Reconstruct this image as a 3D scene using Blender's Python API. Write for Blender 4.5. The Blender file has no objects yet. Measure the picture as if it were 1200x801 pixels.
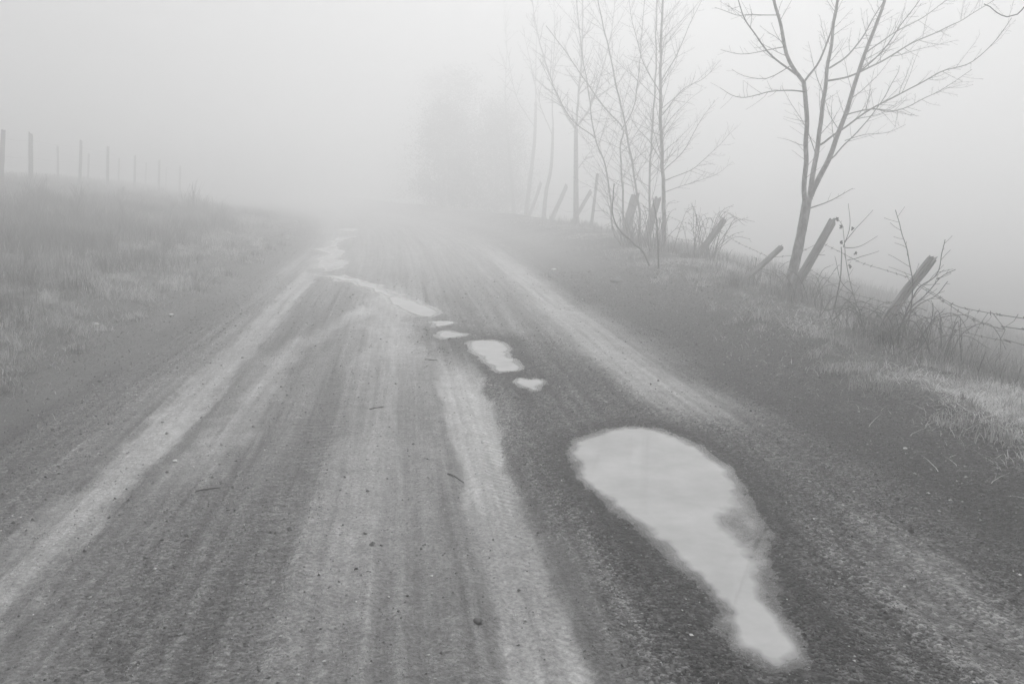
import bpy, bmesh, math, random
import numpy as np
from mathutils import Vector, noise as mnoise

SC = bpy.context.scene
COL = SC.collection
random.seed(7)
RNG = np.random.default_rng(11)
R = math.radians

# ------------------------------------------------------------------ camera
CAM_H = 1.55
FPX = 933.0                                   # focal length in units of a 1200 px wide frame (28 mm on 36 mm)
PITCH = math.atan(183 / FPX)
YAW = math.atan(132 * math.cos(PITCH) / FPX)
cam_d = bpy.data.cameras.new('camera')
cam = bpy.data.objects.new('camera', cam_d)
COL.objects.link(cam)
cam_d.lens = 28.0
cam_d.sensor_width = 36.0
cam_d.clip_start = 0.05
cam_d.clip_end = 2000
cam.location = (0, 0, CAM_H)
cam.rotation_euler = (math.pi / 2 - PITCH, 0, -YAW)
SC.camera = cam

# ------------------------------------------------------------------ light
SUN_EL, SUN_AZ = R(62), R(25)                 # azimuth from +Y (down the road), negative to the left
W = bpy.data.worlds.new('World')
SC.world = W
W.use_nodes = True
nt = W.node_tree
nt.nodes.clear()
sky = nt.nodes.new('ShaderNodeTexSky')
sky.sky_type = 'NISHITA'
sky.sun_disc = False
sky.sun_elevation = SUN_EL
sky.sun_rotation = SUN_AZ
sky.air_density = 1.0
sky.dust_density = 6.0
bw = nt.nodes.new('ShaderNodeRGBToBW')
bg = nt.nodes.new('ShaderNodeBackground')
bg.inputs['Strength'].default_value = 0.10
wo = nt.nodes.new('ShaderNodeOutputWorld')
nt.links.new(sky.outputs[0], bw.inputs[0])
nt.links.new(bw.outputs[0], bg.inputs['Color'])
nt.links.new(bg.outputs[0], wo.inputs['Surface'])
sd = bpy.data.lights.new('sun', 'SUN')
sd.energy = 1.5
sd.angle = R(40)
sd.color = (1, 1, 1)
so = bpy.data.objects.new('sun', sd)
COL.objects.link(so)
sdir = Vector((math.sin(SUN_AZ) * math.cos(SUN_EL), math.cos(SUN_AZ) * math.cos(SUN_EL), math.sin(SUN_EL)))
so.rotation_euler = sdir.to_track_quat('Z', 'Y').to_euler()
so.location = (0, 0, 30)

vs = SC.view_settings
vs.view_transform = 'Standard'
vs.look = 'None'
vs.gamma = 1
vs.use_curve_mapping = False
vs.exposure = 0.43
cy = SC.cycles
cy.use_denoising = True
cy.use_adaptive_sampling = False
cy.denoiser = 'OPENIMAGEDENOISE'
cy.denoising_input_passes = 'RGB_ALBEDO_NORMAL'
cy.max_bounces = 10
cy.diffuse_bounces = 3
cy.glossy_bounces = 3
cy.transmission_bounces = 4
cy.volume_bounces = 6
cy.transparent_max_bounces = 8
cy.caustics_reflective = False
cy.caustics_refractive = False

# ------------------------------------------------------------------ helpers
def ray(px, py):
    a = (px - 600) / FPX
    b = (400.5 - py) / FPX
    cp, sp = math.cos(PITCH), math.sin(PITCH)
    f, u = cp + b * sp, -sp + b * cp
    c, s = math.cos(YAW), math.sin(YAW)
    return (a * c + f * s, -a * s + f * c, u)

def at(px, py, Y):
    r = ray(px, py)
    t = Y / r[1]
    return Vector((r[0] * t, Y, CAM_H + r[2] * t))

def tag(o, label=None, cat=None, group=None, kind=None):
    if label: o['label'] = label
    if cat: o['category'] = cat
    if group: o['group'] = group
    if kind: o['kind'] = kind
    return o

def empty(name, loc):
    o = bpy.data.objects.new(name, None)
    o.location = loc
    o.empty_display_size = 0.1
    COL.objects.link(o)
    return o

def np_mesh(name, verts, faces, mat, parent=None, attrs=None, smooth=False):
    """verts (n,3), faces (m,3) or (m,4) int arrays (or a list of such arrays) -> one mesh object"""
    if not isinstance(faces, (list, tuple)): faces = [faces]
    faces = [np.asarray(f, dtype=np.int32) for f in faces if len(f)]
    me = bpy.data.meshes.new(name)
    v = np.asarray(verts, dtype=np.float32)
    if parent is not None:
        v = v - np.array(parent_world(parent), dtype=np.float32)
    me.vertices.add(len(v))
    me.vertices.foreach_set('co', v.ravel())
    loops = np.concatenate([f.ravel() for f in faces])
    me.loops.add(len(loops))
    me.loops.foreach_set('vertex_index', loops)
    sizes = np.concatenate([np.full(len(f), f.shape[1], dtype=np.int32) for f in faces])
    starts = np.concatenate([[0], np.cumsum(sizes)[:-1]]).astype(np.int32)
    me.polygons.add(len(sizes))
    me.polygons.foreach_set('loop_start', starts)
    me.polygons.foreach_set('use_smooth', np.full(len(sizes), smooth, dtype=bool))
    if attrs:
        for k, a in attrs.items():
            at_ = me.attributes.new(k, 'FLOAT', 'POINT')
            at_.data.foreach_set('value', np.asarray(a, dtype=np.float32))
    me.update()
    me.validate()
    me.materials.append(mat)
    o = bpy.data.objects.new(name, me)
    COL.objects.link(o)
    if parent is not None: o.parent = parent
    return o

def parent_world(p):
    v = Vector(p.location)
    while p.parent is not None:
        p = p.parent
        v += Vector(p.location)
    return v

class MB:
    """collects tapered tubes and loose faces for one mesh object"""
    def __init__(self):
        self.v, self.q, self.t, self.tone = [], [], [], []
    def tube(self, pts, radii, sides=5, tone=1.0, cap=True):
        n = len(pts)
        if n < 2: return
        base = len(self.v)
        prev = None
        for i in range(n):
            d = (pts[min(i + 1, n - 1)] - pts[max(i - 1, 0)])
            if d.length < 1e-7: d = Vector((0, 0, 1))
            d.normalize()
            if prev is None:
                ref = Vector((1, 0, 0)) if abs(d.x) < 0.8 else Vector((0, 1, 0))
                a = d.cross(ref).normalized()
            else:
                a = (prev - d * prev.dot(d))
                a = a.normalized() if a.length > 1e-6 else d.orthogonal().normalized()
            prev = a
            b = d.cross(a)
            for k in range(sides):
                th = 2 * math.pi * k / sides
                self.v.append(pts[i] + (a * math.cos(th) + b * math.sin(th)) * radii[i])
                self.tone.append(tone)
        for i in range(n - 1):
            for k in range(sides):
                k2 = (k + 1) % sides
                self.q.append((base + i * sides + k, base + i * sides + k2, base + (i + 1) * sides + k2, base + (i + 1) * sides + k))
        if cap:
            c = len(self.v)
            self.v.append(pts[-1] + (pts[-1] - pts[-2]).normalized() * radii[-1] * 0.6)
            self.tone.append(tone)
            o = base + (n - 1) * sides
            for k in range(sides): self.t.append((o + k, o + (k + 1) % sides, c))
    def leaf(self, p, d, n, ln, w, tone=1.0):
        """pointed leaf, slightly folded"""
        s = d.cross(n).normalized()
        b = len(self.v)
        m = p + d * ln * 0.45
        self.v += [p, m + s * w + n * w * 0.3, p + d * ln, m - s * w + n * w * 0.3, m - n * w * 0.15]
        self.tone += [tone] * 5
        self.t += [(b, b + 4, b + 1), (b + 1, b + 4, b + 2), (b, b + 3, b + 4), (b + 3, b + 2, b + 4)]
    def build(self, name, mat, parent=None, smooth=True):
        fs = []
        if self.q: fs.append(np.array(self.q))
        if self.t: fs.append(np.array(self.t))
        v = np.array([(p.x, p.y, p.z) for p in self.v])
        return np_mesh(name, v, fs, mat, parent, {'tone': self.tone}, smooth)

def spline(pts, step=0.08):
    """Catmull-Rom through pts, resampled"""
    P = [pts[0] * 2 - pts[1]] + list(pts) + [pts[-1] * 2 - pts[-2]]
    out = []
    for i in range(1, len(P) - 2):
        p0, p1, p2, p3 = P[i - 1], P[i], P[i + 1], P[i + 2]
        n = max(1, int((p2 - p1).length / step))
        for k in range(n):
            t = k / n
            out.append(0.5 * ((2 * p1) + (p2 - p0) * t + (2 * p0 - 5 * p1 + 4 * p2 - p3) * t * t + (3 * p1 - p0 - 3 * p2 + p3) * t ** 3))
    out.append(P[-2].copy())
    return out

def sstep(a, b, x):
    t = np.clip((x - a) / (b - a), 0, 1)
    return t * t * (3 - 2 * t)

_TAB = np.random.default_rng(5).random((256, 256))
def vnoise(x, y):
    xi, yi = np.floor(x).astype(int), np.floor(y).astype(int)
    fx, fy = x - xi, y - yi
    fx, fy = fx * fx * (3 - 2 * fx), fy * fy * (3 - 2 * fy)
    a, b = _TAB[xi & 255, yi & 255], _TAB[(xi + 1) & 255, yi & 255]
    c, d = _TAB[xi & 255, (yi + 1) & 255], _TAB[(xi + 1) & 255, (yi + 1) & 255]
    return (a * (1 - fx) + b * fx) * (1 - fy) + (c * (1 - fx) + d * fx) * fy
def fbm(x, y, oct=4):
    s, a, t = 0, 1, 0
    for i in range(oct):
        s = s + a * vnoise(x * 2 ** i + 17.3 * i, y * 2 ** i + 9.1 * i)
        t += a
        a *= 0.5
    return s / t - 0.5

# ------------------------------------------------------------------ materials (the photograph is black and white: all neutral)
def new_mat(name):
    m = bpy.data.materials.new(name)
    m.use_nodes = True
    n = m.node_tree
    n.nodes.clear()
    out = n.nodes.new('ShaderNodeOutputMaterial')
    p = n.nodes.new('ShaderNodeBsdfPrincipled')
    n.links.new(p.outputs[0], out.inputs['Surface'])
    return m, n, p, out

class NB:
    """tiny node-building helper"""
    def __init__(self, n): self.n = n
    def attr(self, name):
        a = self.n.nodes.new('ShaderNodeAttribute'); a.attribute_name = name
        return a.outputs['Fac']
    def pos(self):
        return self.n.nodes.new('ShaderNodeNewGeometry').outputs['Position']
    def math(self, op, a, b=None, clamp=False):
        m = self.n.nodes.new('ShaderNodeMath'); m.operation = op; m.use_clamp = clamp
        for i, s in enumerate((a, b)):
            if s is None: continue
            if isinstance(s, (int, float)): m.inputs[i].default_value = s
            else: self.n.links.new(s, m.inputs[i])
        return m.outputs[0]
    def noise(self, vec, scale, detail=4, rough=0.6):
        t = self.n.nodes.new('ShaderNodeTexNoise')
        t.inputs['Scale'].default_value = scale; t.inputs['Detail'].default_value = detail; t.inputs['Roughness'].default_value = rough
        self.n.links.new(vec, t.inputs['Vector'])
        return t.outputs['Fac']
    def voronoi(self, vec, scale, out='Distance'):
        t = self.n.nodes.new('ShaderNodeTexVoronoi'); t.inputs['Scale'].default_value = scale
        self.n.links.new(vec, t.inputs['Vector'])
        return t.outputs[out]
    def scale(self, vec, s):
        t = self.n.nodes.new('ShaderNodeMapping'); t.inputs['Scale'].default_value = s
        self.n.links.new(vec, t.inputs['Vector'])
        return t.outputs[0]
    def remap(self, v, a, b, c, d):
        t = self.n.nodes.new('ShaderNodeMapRange')
        for i, x in enumerate((a, b, c, d)): t.inputs[1 + i].default_value = x
        self.n.links.new(v, t.inputs[0])
        return t.outputs[0]
    def grey(self, v):
        t = self.n.nodes.new('ShaderNodeCombineColor')
        for i in range(3): self.n.links.new(v, t.inputs[i])
        return t.outputs[0]
    def bump(self, h, strength, dist):
        t = self.n.nodes.new('ShaderNodeBump'); t.inputs['Strength'].default_value = strength; t.inputs['Distance'].default_value = dist
        self.n.links.new(h, t.inputs['Height'])
        return t.outputs[0]

def earth_material():
    m, n, p, out = new_mat('earth')
    b = NB(n)
    pos = b.pos()
    tone, grav, smooth, tread, tph = b.attr('tone'), b.attr('gravel'), b.attr('smooth'), b.attr('tread'), b.attr('tphase')
    fine = b.noise(pos, 55, 5, 0.7)
    mid = b.noise(pos, 9, 4, 0.6)
    streak = b.noise(b.scale(pos, (26, 1.3, 1)), 1.0, 4, 0.65)
    cell = b.voronoi(pos, 72, 'Color')
    sep = n.nodes.new('ShaderNodeSeparateColor'); n.links.new(cell, sep.inputs[0])
    pebble = b.remap(b.math('POWER', sep.outputs[0], 1.6), 0, 1, 0.25, 2.5)
    rough_amt = b.math('SUBTRACT', 1.0, smooth)
    k = b.math('MULTIPLY', tone, b.remap(fine, 0.3, 0.7, 0.55, 1.45))
    k = b.math('MULTIPLY', k, b.remap(mid, 0.3, 0.7, 0.8, 1.2))
    k = b.math('MULTIPLY', k, b.remap(streak, 0.3, 0.7, 0.82, 1.18))
    peb = b.math('ADD', 1.0, b.math('MULTIPLY', grav, b.math('SUBTRACT', pebble, 1.0)))
    k = b.math('MULTIPLY', k, peb)
    tread_s = b.math('SINE', b.math('ADD', tph, b.math('MULTIPLY', b.noise(pos, 22, 2, 0.5), 2.2)))
    k = b.math('MULTIPLY', k, b.math('ADD', 1.0, b.math('MULTIPLY', tread, b.math('MULTIPLY', tread_s, 0.05))))  # shade in the tread hollows painted into the colour, matching the bump
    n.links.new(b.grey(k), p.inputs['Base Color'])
    h = b.math('MULTIPLY', fine, b.math('ADD', 0.3, b.math('MULTIPLY', rough_amt, 1.1)))
    h = b.math('ADD', h, b.math('MULTIPLY', grav, b.math('MULTIPLY', b.voronoi(pos, 72), -1.4)))
    h = b.math('ADD', h, b.math('MULTIPLY', tread, b.math('MULTIPLY', tread_s, b.remap(mid, 0.38, 0.62, 0.0, 0.26))))
    n.links.new(b.bump(h, 1.0, 0.016), p.inputs['Normal'])
    rr = b.remap(smooth, 0, 1, 0.78, 0.5)
    n.links.new(rr, p.inputs['Roughness'])
    p.inputs['IOR'].default_value = 1.4
    return m

def tone_material(name, base, rough=0.8, nscale=40, amp=0.25, bump=0.3, bdist=0.004, stretch=(1, 1, 1), translucent=0.0):
    m, n, p, out = new_mat(name)
    b = NB(n)
    pos = b.scale(b.pos(), stretch)
    f = b.noise(pos, nscale, 4, 0.65)
    k = b.math('MULTIPLY', b.attr('tone'), b.remap(f, 0.25, 0.75, base * (1 - amp), base * (1 + amp)))
    n.links.new(b.grey(k), p.inputs['Base Color'])
    p.inputs['Roughness'].default_value = rough
    if bump: n.links.new(b.bump(f, bump, bdist), p.inputs['Normal'])
    if translucent:
        t = n.nodes.new('ShaderNodeBsdfTranslucent'); n.links.new(b.grey(k), t.inputs[0])
        mx = n.nodes.new('ShaderNodeMixShader'); mx.inputs[0].default_value = translucent
        n.links.new(p.outputs[0], mx.inputs[1]); n.links.new(t.outputs[0], mx.inputs[2])
        n.links.new(mx.outputs[0], out.inputs['Surface'])
    return m

def wood_material():
    m, n, p, out = new_mat('weathered_wood')
    b = NB(n)
    tc = n.nodes.new('ShaderNodeTexCoord').outputs['Object']
    g = b.noise(b.scale(tc, (70, 70, 3.0)), 1.0, 5, 0.7)
    g2 = b.noise(b.scale(tc, (14, 14, 5.0)), 1.0, 3, 0.6)
    k = b.math('MULTIPLY', b.remap(g, 0.3, 0.7, 0.07, 0.34), b.remap(g2, 0.3, 0.7, 0.7, 1.25))
    k = b.math('MULTIPLY', k, b.attr('tone'))
    n.links.new(b.grey(k), p.inputs['Base Color'])
    p.inputs['Roughness'].default_value = 0.85
    n.links.new(b.bump(g, 0.8, 0.006), p.inputs['Normal'])
    return m

def water_material():
    """silty puddle: a mirror-smooth surface over milky water that clears where it is shallow"""
    m, n, p, out = new_mat('silty_water')
    b = NB(n)
    pos = b.pos()
    cloud = b.noise(b.scale(pos, (2.2, 2.4, 1)), 1.3, 5, 0.65)
    k = b.remap(cloud, 0.3, 0.7, 0.29, 0.41)
    n.links.new(b.grey(k), p.inputs['Base Color'])
    p.inputs['Roughness'].default_value = 0.7
    p.inputs['Specular IOR Level'].default_value = 0.0
    tr = n.nodes.new('ShaderNodeBsdfTransparent')
    turb = b.math('ADD', b.attr('depth'), b.math('MULTIPLY', b.math('SUBTRACT', cloud, 0.5), 0.024))
    fac = b.remap(turb, 0.004, 0.019, 0.10, 1.0)
    mx = n.nodes.new('ShaderNodeMixShader')
    n.links.new(fac, mx.inputs[0]); n.links.new(tr.outputs[0], mx.inputs[1]); n.links.new(p.outputs[0], mx.inputs[2])
    gl = n.nodes.new('ShaderNodeBsdfGlossy'); gl.inputs['Roughness'].default_value = 0.015
    gl.inputs['Color'].default_value = (1, 1, 1, 1)
    fr = n.nodes.new('ShaderNodeFresnel'); fr.inputs['IOR'].default_value = 1.34
    bp = b.bump(b.noise(b.scale(pos, (11, 12, 1)), 1.0, 2, 0.5), 0.05, 0.004)
    n.links.new(bp, gl.inputs['Normal'])
    m2 = n.nodes.new('ShaderNodeMixShader')
    n.links.new(fr.outputs[0], m2.inputs[0]); n.links.new(mx.outputs[0], m2.inputs[1]); n.links.new(gl.outputs[0], m2.inputs[2])
    n.links.new(m2.outputs[0], out.inputs['Surface'])
    return m

EARTH = earth_material()
WATER = water_material()
BARK = tone_material('bark', 0.26, 0.85, 22, 0.75, 0.9, 0.014, (1, 1, 0.45))
BRAMBLE = tone_material('bramble_bark', 0.065, 0.75, 60, 0.3, 0.2)
TWIG = tone_material('twig_bark', 0.13, 0.8, 60, 0.25, 0.2)
GRASS = tone_material('dry_grass', 1.0, 0.7, 25, 0.15, 0.0, translucent=0.25)
STONE = tone_material('gravel_stone', 1.0, 0.6, 120, 0.3, 0.2, 0.002)
WOOD = wood_material()
LEAF = tone_material('dark_foliage', 0.06, 0.6, 12, 0.4, 0.0, translucent=0.2)
m_, n_, p_, o_ = new_mat('rusty_wire')
p_.inputs['Base Color'].default_value = (0.09, 0.09, 0.09, 1); p_.inputs['Roughness'].default_value = 0.6; p_.inputs['Metallic'].default_value = 0.3
WIRE = m_

# ------------------------------------------------------------------ lie of the land
def road_c(y):                                 # centre line: straight, then bending left into the fog
    y = np.asarray(y, dtype=float)
    t = np.clip(y - 16, 0, 30)
    return -0.0034 * t * t - np.clip(y - 46, 0, None) * 0.2

def road_z(y):                                 # the road climbs a little
    return 0.08 * sstep(8, 30, np.asarray(y, dtype=float))

def px_ground(px, py):
    z = 0.0
    for _ in range(12):
        r = ray(px, py)
        t = (z - CAM_H) / r[2]
        z = float(road_z(r[1] * t))
    return r[0] * t, r[1] * t

def outline(pts, n=90, wob=0.03, seed=0, swell=0.0):
    """smooth closed outline from corner points on the ground"""
    P = [Vector((x, y, 0)) for x, y in pts]
    m = len(P)
    res = []
    for i in range(m):
        p0, p1, p2, p3 = P[i - 1], P[i], P[(i + 1) % m], P[(i + 2) % m]
        k = max(2, n // m)
        for j in range(k):
            t = j / k
            q = 0.5 * ((2 * p1) + (p2 - p0) * t + (2 * p0 - 5 * p1 + 4 * p2 - p3) * t * t + (3 * p1 - p0 - 3 * p2 + p3) * t ** 3)
            res.append((q.x, q.y))
    a = np.array(res)
    c = a.mean(0)
    nz = fbm(a[:, 0] * 5 + seed * 3.1, a[:, 1] * 5 + seed, 3) * 2
    d = a - c
    ln = np.linalg.norm(d, axis=1, keepdims=True) + 1e-6
    a = a + d / ln * (nz[:, None] * wob)
    if swell:                                  # push the shore outwards along its normals
        tg = np.roll(a, -1, 0) - np.roll(a, 1, 0)
        nrm = np.stack([tg[:, 1], -tg[:, 0]], 1)
        nrm /= np.linalg.norm(nrm, axis=1, keepdims=True) + 1e-9
        area = np.sum(a[:, 0] * np.roll(a[:, 1], -1) - np.roll(a[:, 0], -1) * a[:, 1])
        a = a + nrm * swell * (1 if area > 0 else -1)
    return a

def ell(px, py, rx, ry, seed, skew=0.0):
    """ground outline of a small puddle seen as an ellipse"""
    pts = []
    for k in range(9):
        th = 2 * math.pi * k / 9
        q = 1 + 0.22 * math.sin(3 * th + seed) + 0.12 * math.sin(5 * th + 2 * seed)
        dx, dy = rx * q * math.cos(th), ry * q * math.sin(th)
        pts.append(px_ground(px + dx + skew * dy, py + dy))
    return outline(pts, 54, 0.05, seed, 0.04)

MAIN = outline([px_ground(*q) for q in [(668, 528), (690, 507), (745, 499), (804, 514), (852, 542), (876, 578), (893, 618), (898, 655),
                                        (912, 700), (938, 752), (934, 777), (893, 776), (856, 748), (838, 708), (790, 660), (732, 606), (682, 564)]], 160, 0.06, 3, 0.045)
PUDDLES = [
    (MAIN, 0.055, 'large silty puddle with a long narrow tail reflecting bare branches'),
    (outline([px_ground(*q) for q in [(541, 398), (570, 396), (592, 400), (610, 418), (614, 432), (598, 438), (575, 432), (556, 416)]], 90, 0.12, 5, 0.03), 0.045,
     'pale oval puddle with dark gravel along its edge, between small puddles and the dirt track'),
    (ell(526, 391, 19, 5.5, 1.0), 0.035, 'small pale puddle just before the larger oval puddle'),
    (ell(517, 378, 15, 4.0, 2.0), 0.035, 'tiny round puddle between the small puddle and the winding one'),
    (ell(621, 448, 17, 7, 3.0, 0.6), 0.03, 'faint small puddle at the dark gravel end of the oval puddle'),
    (outline([px_ground(*q) for q in [(514, 363), (480, 351), (458, 341), (430, 329), (402, 321), (378, 314), (374, 317), (400, 328), (430, 338), (448, 348), (462, 357), (484, 369), (508, 371)]], 90, 0.08, 7, 0.09), 0.04,
     'long winding shallow puddle running across the road to the left rut'),
    (outline([px_ground(*q) for q in [(372, 311), (374, 302), (386, 297), (374, 292), (386, 288), (390, 282), (398, 277), (416, 275), (402, 280), (396, 286), (397, 291), (403, 296), (397, 303), (404, 308), (396, 316), (382, 318)]], 90, 0.06, 9, 0.09), 0.035,
     'misty ragged puddle where the winding water meets the left rut'),
    (ell(408, 269, 11, 1.8, 10.0), 0.03, 'farthest ghostly puddle almost lost in the fog'),
]
PUD = []
for poly, depth, label in PUDDLES:
    c = poly.mean(0)
    PUD.append((poly, depth, float(road_z(c[1])) - 0.006, label))


def sdf(poly, x, y):
    """signed distance to a closed polygon, negative inside"""
    d = np.full(x.shape, 1e9)
    inside = np.zeros(x.shape, dtype=bool)
    n = len(poly)
    for i in range(n):
        ax, ay = poly[i]; bx, by = poly[(i + 1) % n]
        ex, ey = bx - ax, by - ay
        t = np.clip(((x - ax) * ex + (y - ay) * ey) / (ex * ex + ey * ey + 1e-12), 0, 1)
        d = np.minimum(d, (x - ax - t * ex) ** 2 + (y - ay - t * ey) ** 2)
        c = ((ay > y) != (by > y)) & (x < ex * (y - ay) / (ey + (1e-12 if ey >= 0 else -1e-12)) + ax)
        inside ^= c
    d = np.sqrt(d)
    return np.where(inside, -d, d)

INR = {}
for poly, *_r in PUD:                          # half-width of each puddle at its widest
    lo, hi = poly.min(0), poly.max(0)
    gx, gy = np.meshgrid(np.linspace(lo[0], hi[0], 40), np.linspace(lo[1], hi[1], 60))
    INR[id(poly)] = max(0.05, float(-sdf(poly, gx.ravel(), gy.ravel()).min()))

def puddle_field(x, y):
    """for each point: list of (mask indices, signed distance, depth, level)"""
    res = []
    for poly, depth, level, _ in PUD:
        lo, hi = poly.min(0) - 0.6, poly.max(0) + 0.6
        ix = np.nonzero((x > lo[0]) & (x < hi[0]) & (y > lo[1]) & (y < hi[1]))[0]
        if len(ix): res.append((ix, sdf(poly, x[ix], y[ix]), depth, level, INR[id(poly)]))
    return res

def band(s, c, hw, soft):
    return sstep(hw + soft, hw - soft, np.abs(s - c))

def tracks(x, y):
    """pale compacted mud (0..1) per tyre track, as functions of lateral offset and distance"""
    s = x - road_c(y)
    wob = fbm(x * 0.3 + 3, y * 0.55, 3) * 0.16
    edge = fbm(x * 6, y * 3, 4)
    fine = fbm(x * 17, y * 9, 3)
    e = edge * 0.14 + fine * 0.05
    patch = np.clip(0.78 + 1.1 * fbm(x * 1.1 + 5, y * 0.9, 3) + 0.5 * fbm(x * 15, y * 0.9 + 3, 3), 0.25, 1.05)
    T = {}
    T['left'] = band(s + wob * 0.5 + e, -1.56 - 0.02 * np.clip(y - 10, 0, 20) * 0.3, 0.155, 0.045) * (0.60 + 0.15 * sstep(8, 5, y)) * sstep(30, 14, y)
    c2 = -1.13 + 0.75 * sstep(7.2, 11, y)
    T['second'] = band(s + wob + e * 1.4, c2, 0.13, 0.11) * sstep(3.6, 5.2, y) * sstep(12, 9.5, y) * 0.6
    T['centre'] = band(s + e * 2 + wob, -0.13, 0.30, 0.22) * (0.35 * sstep(2.0, 3.5, y) + 0.4 * sstep(5.0, 8, y)) * sstep(14, 10, y)
    T['right'] = band(s + wob * 0.3 + e * 0.7, 0.43 - 0.10 * sstep(6.5, 9, y), 0.14 + 0.045 * sstep(4.2, 5.4, y), 0.035) * (0.68 + 0.25 * sstep(4, 5, y)) * sstep(7.8, 6.2, y)
    T['outer'] = band(s + wob + e * 1.5, 1.95 + 0.025 * np.clip(y - 10, 0, 30), 0.24, 0.19) * sstep(4.7, 5.6, y) * sstep(26, 13, y) * 0.6
    T['near_right'] = band(s + e * 1.6, 2.02, 0.27, 0.13) * sstep(3.6, 2.7, y) * 0.25
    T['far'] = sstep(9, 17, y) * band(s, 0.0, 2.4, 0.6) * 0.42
    for k in T:
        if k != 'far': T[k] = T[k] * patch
    return s, T, edge

def verge_shift(y): return 2.6 * (1 - np.exp(-np.clip(y - 5, -1.5, None) / 14))   # the verge widens with distance
RW_L, RW_R = -2.45, 2.55                       # road edges

def land(x, y, with_masks=False):
    shp = x.shape
    x, y = x.ravel().astype(float), y.ravel().astype(float)
    s, T, edge = tracks(x, y)
    near = sstep(40, 20, np.abs(y))
    z = road_z(y)
    # road relief: sunk tracks, low ridges between them, small unevenness
    on = band(s, 0.05, 2.5, 0.5)
    rut = 0.030 * T['left'] + 0.014 * T['second'] + 0.030 * T['right'] + 0.022 * T['outer'] + 0.008 * T['centre'] + 0.012 * T['near_right']
    lanes = fbm(s * 7 + 3, y * 0.22, 3)
    lanes2 = fbm(s * 26, y * 0.35 + 5, 3)
    z = z - rut * on + on * near * (fbm(x * 0.8, y * 0.5, 3) * 0.035 + fbm(x * 5, y * 4, 3) * 0.016 + lanes * 0.035 + lanes2 * 0.014 * sstep(9, 4, y))
    # lugged ladder prints of a heavy tyre left of the middle
    lad = (band(s + 0.05 * np.sin(y * 0.8), -0.62, 0.16, 0.06) * sstep(8.5, 5.0, y))
    z = z - lad * on * 0.008
    # left bank
    u = np.clip(RW_L - 0.1 - s, 0, None)
    bank = 0.05 * sstep(0, 0.5, u) + 0.10 * sstep(0.8, 2.0, u) + 1.5 * sstep(1.3, 11.5, u) + 0.06 * np.clip(u - 9.5, 0, 60)
    z = z + bank + sstep(0.2, 1.5, u) * (fbm(x * 0.7 + 9, y * 0.5, 4) * 0.30 + fbm(x * 3 + 2, y * 2.4, 3) * 0.07)
    # right verge: low brow carrying the fence, then the field falls away
    v = np.clip(s - RW_R, 0, None)
    v = v / (1 + verge_shift(y) / 2.15)
    brow = 0.03 * sstep(0, 0.5, v) + 0.09 * sstep(0.5, 1.2, v) + 0.12 * sstep(6, 13, y) * sstep(0.5, 1.5, v)
    fall = -0.95 * sstep(1.45, 4.0, v) - 2.5 * sstep(3.2, 11, v) - 0.02 * np.clip(v - 9, 0, 60)
    z = z + brow + fall + sstep(0.3, 1.4, v) * (fbm(x * 0.8 + 4, y * 0.7 + 3, 4) * 0.20 + fbm(x * 3.3, y * 2.7, 3) * 0.06)
    # puddles
    pmask = np.full(x.shape, 9.0)
    for ix, d, depth, level, inr in puddle_field(x, y):
        w = sstep(0.30, 0.02, d)
        fz = fbm(x[ix] * 21, y[ix] * 17, 3)
        big = min(1.0, inr / 0.3)
        rim = level + 0.003 + 0.004 * big + 0.012 * sstep(0.0, 0.12, d) + (edge[ix] * 0.014 + fz * 0.012) * big + fbm(x[ix] * 3.5 + 2, y[ix] * 1.8, 3) * 0.045 * sstep(10, 11.5, y[ix])
        z[ix] = z[ix] * (1 - w) + rim * w - depth * sstep(0.02, -min(0.27, 0.9 * inr), d)
        if inr > 0.3:                          # the big puddle's right-hand lobe is a clear shallow
            w2 = np.exp(-(((x[ix] - 1.52) / 0.17) ** 2 + ((y[ix] - 3.28) / 0.36) ** 2)) * sstep(0.0, -0.04, d)
            z[ix] = z[ix] * (1 - w2) + (level - 0.006 + fz * 0.004) * w2
        pmask[ix] = np.minimum(pmask[ix], d)
    if not with_masks: return z.reshape(shp)
    # masks
    mud = np.clip(sum(T.values()), 0, 1)
    n1 = fbm(x * 1.3, y * 0.8, 4)
    n2 = fbm(x * 0.5 + 8, y * 0.35 + 1, 3)
    pud_ring = sstep(0.55, 0.05, pmask) * (pmask > -0.5)
    grav = np.clip(0.13 + 0.95 * band(s + n1 * 0.5, 1.22, 0.50, 0.28) * sstep(9.5, 5.5, y)
                   + 1.0 * sstep(2.15, 2.75, s + n1 * 0.6)
                   + 0.22 * band(s + n1 * 0.5, -0.78, 0.36, 0.2) * sstep(6.5, 3.2, y)
                   + 0.35 * band(s + n1 * .6, -2.1, 0.3, 0.2)
                   + 0.8 * band(s + n1 * 0.4, 2.0, 0.5, 0.25) * band(y, 4.1, 0.75, 0.5)
                   + 0.4 * band(s + n1 * 0.4, 2.0, 0.6, 0.3) * sstep(3.9, 3.3, y)
                   + 0.5 * pud_ring * sstep(13, 7, y) + n1 * 0.3, 0, 1)
    grav = grav * (1 - 0.9 * mud) * sstep(22, 9, y)
    v_rel = np.clip(s - RW_R, 0, None) / (1 + verge_shift(y) / 2.15)
    verge = np.clip(sstep(RW_L - 0.2, RW_L - 1.0, s + n1 * 0.8) + sstep(RW_R + 0.6, RW_R + 1.4, RW_R + v_rel + n1 * 0.8), 0, 1)
    tone = (0.185 + 0.03 * n2 + 0.05 * n1) * (1 + (0.85 * lanes + 1.15 * lanes2) * on)
    tone = tone * (1 - 0.45 * grav) * (1 - 0.68 * sstep(2.1, 2.8, s + n1 * 0.6) * sstep(16, 8, y))
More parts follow.
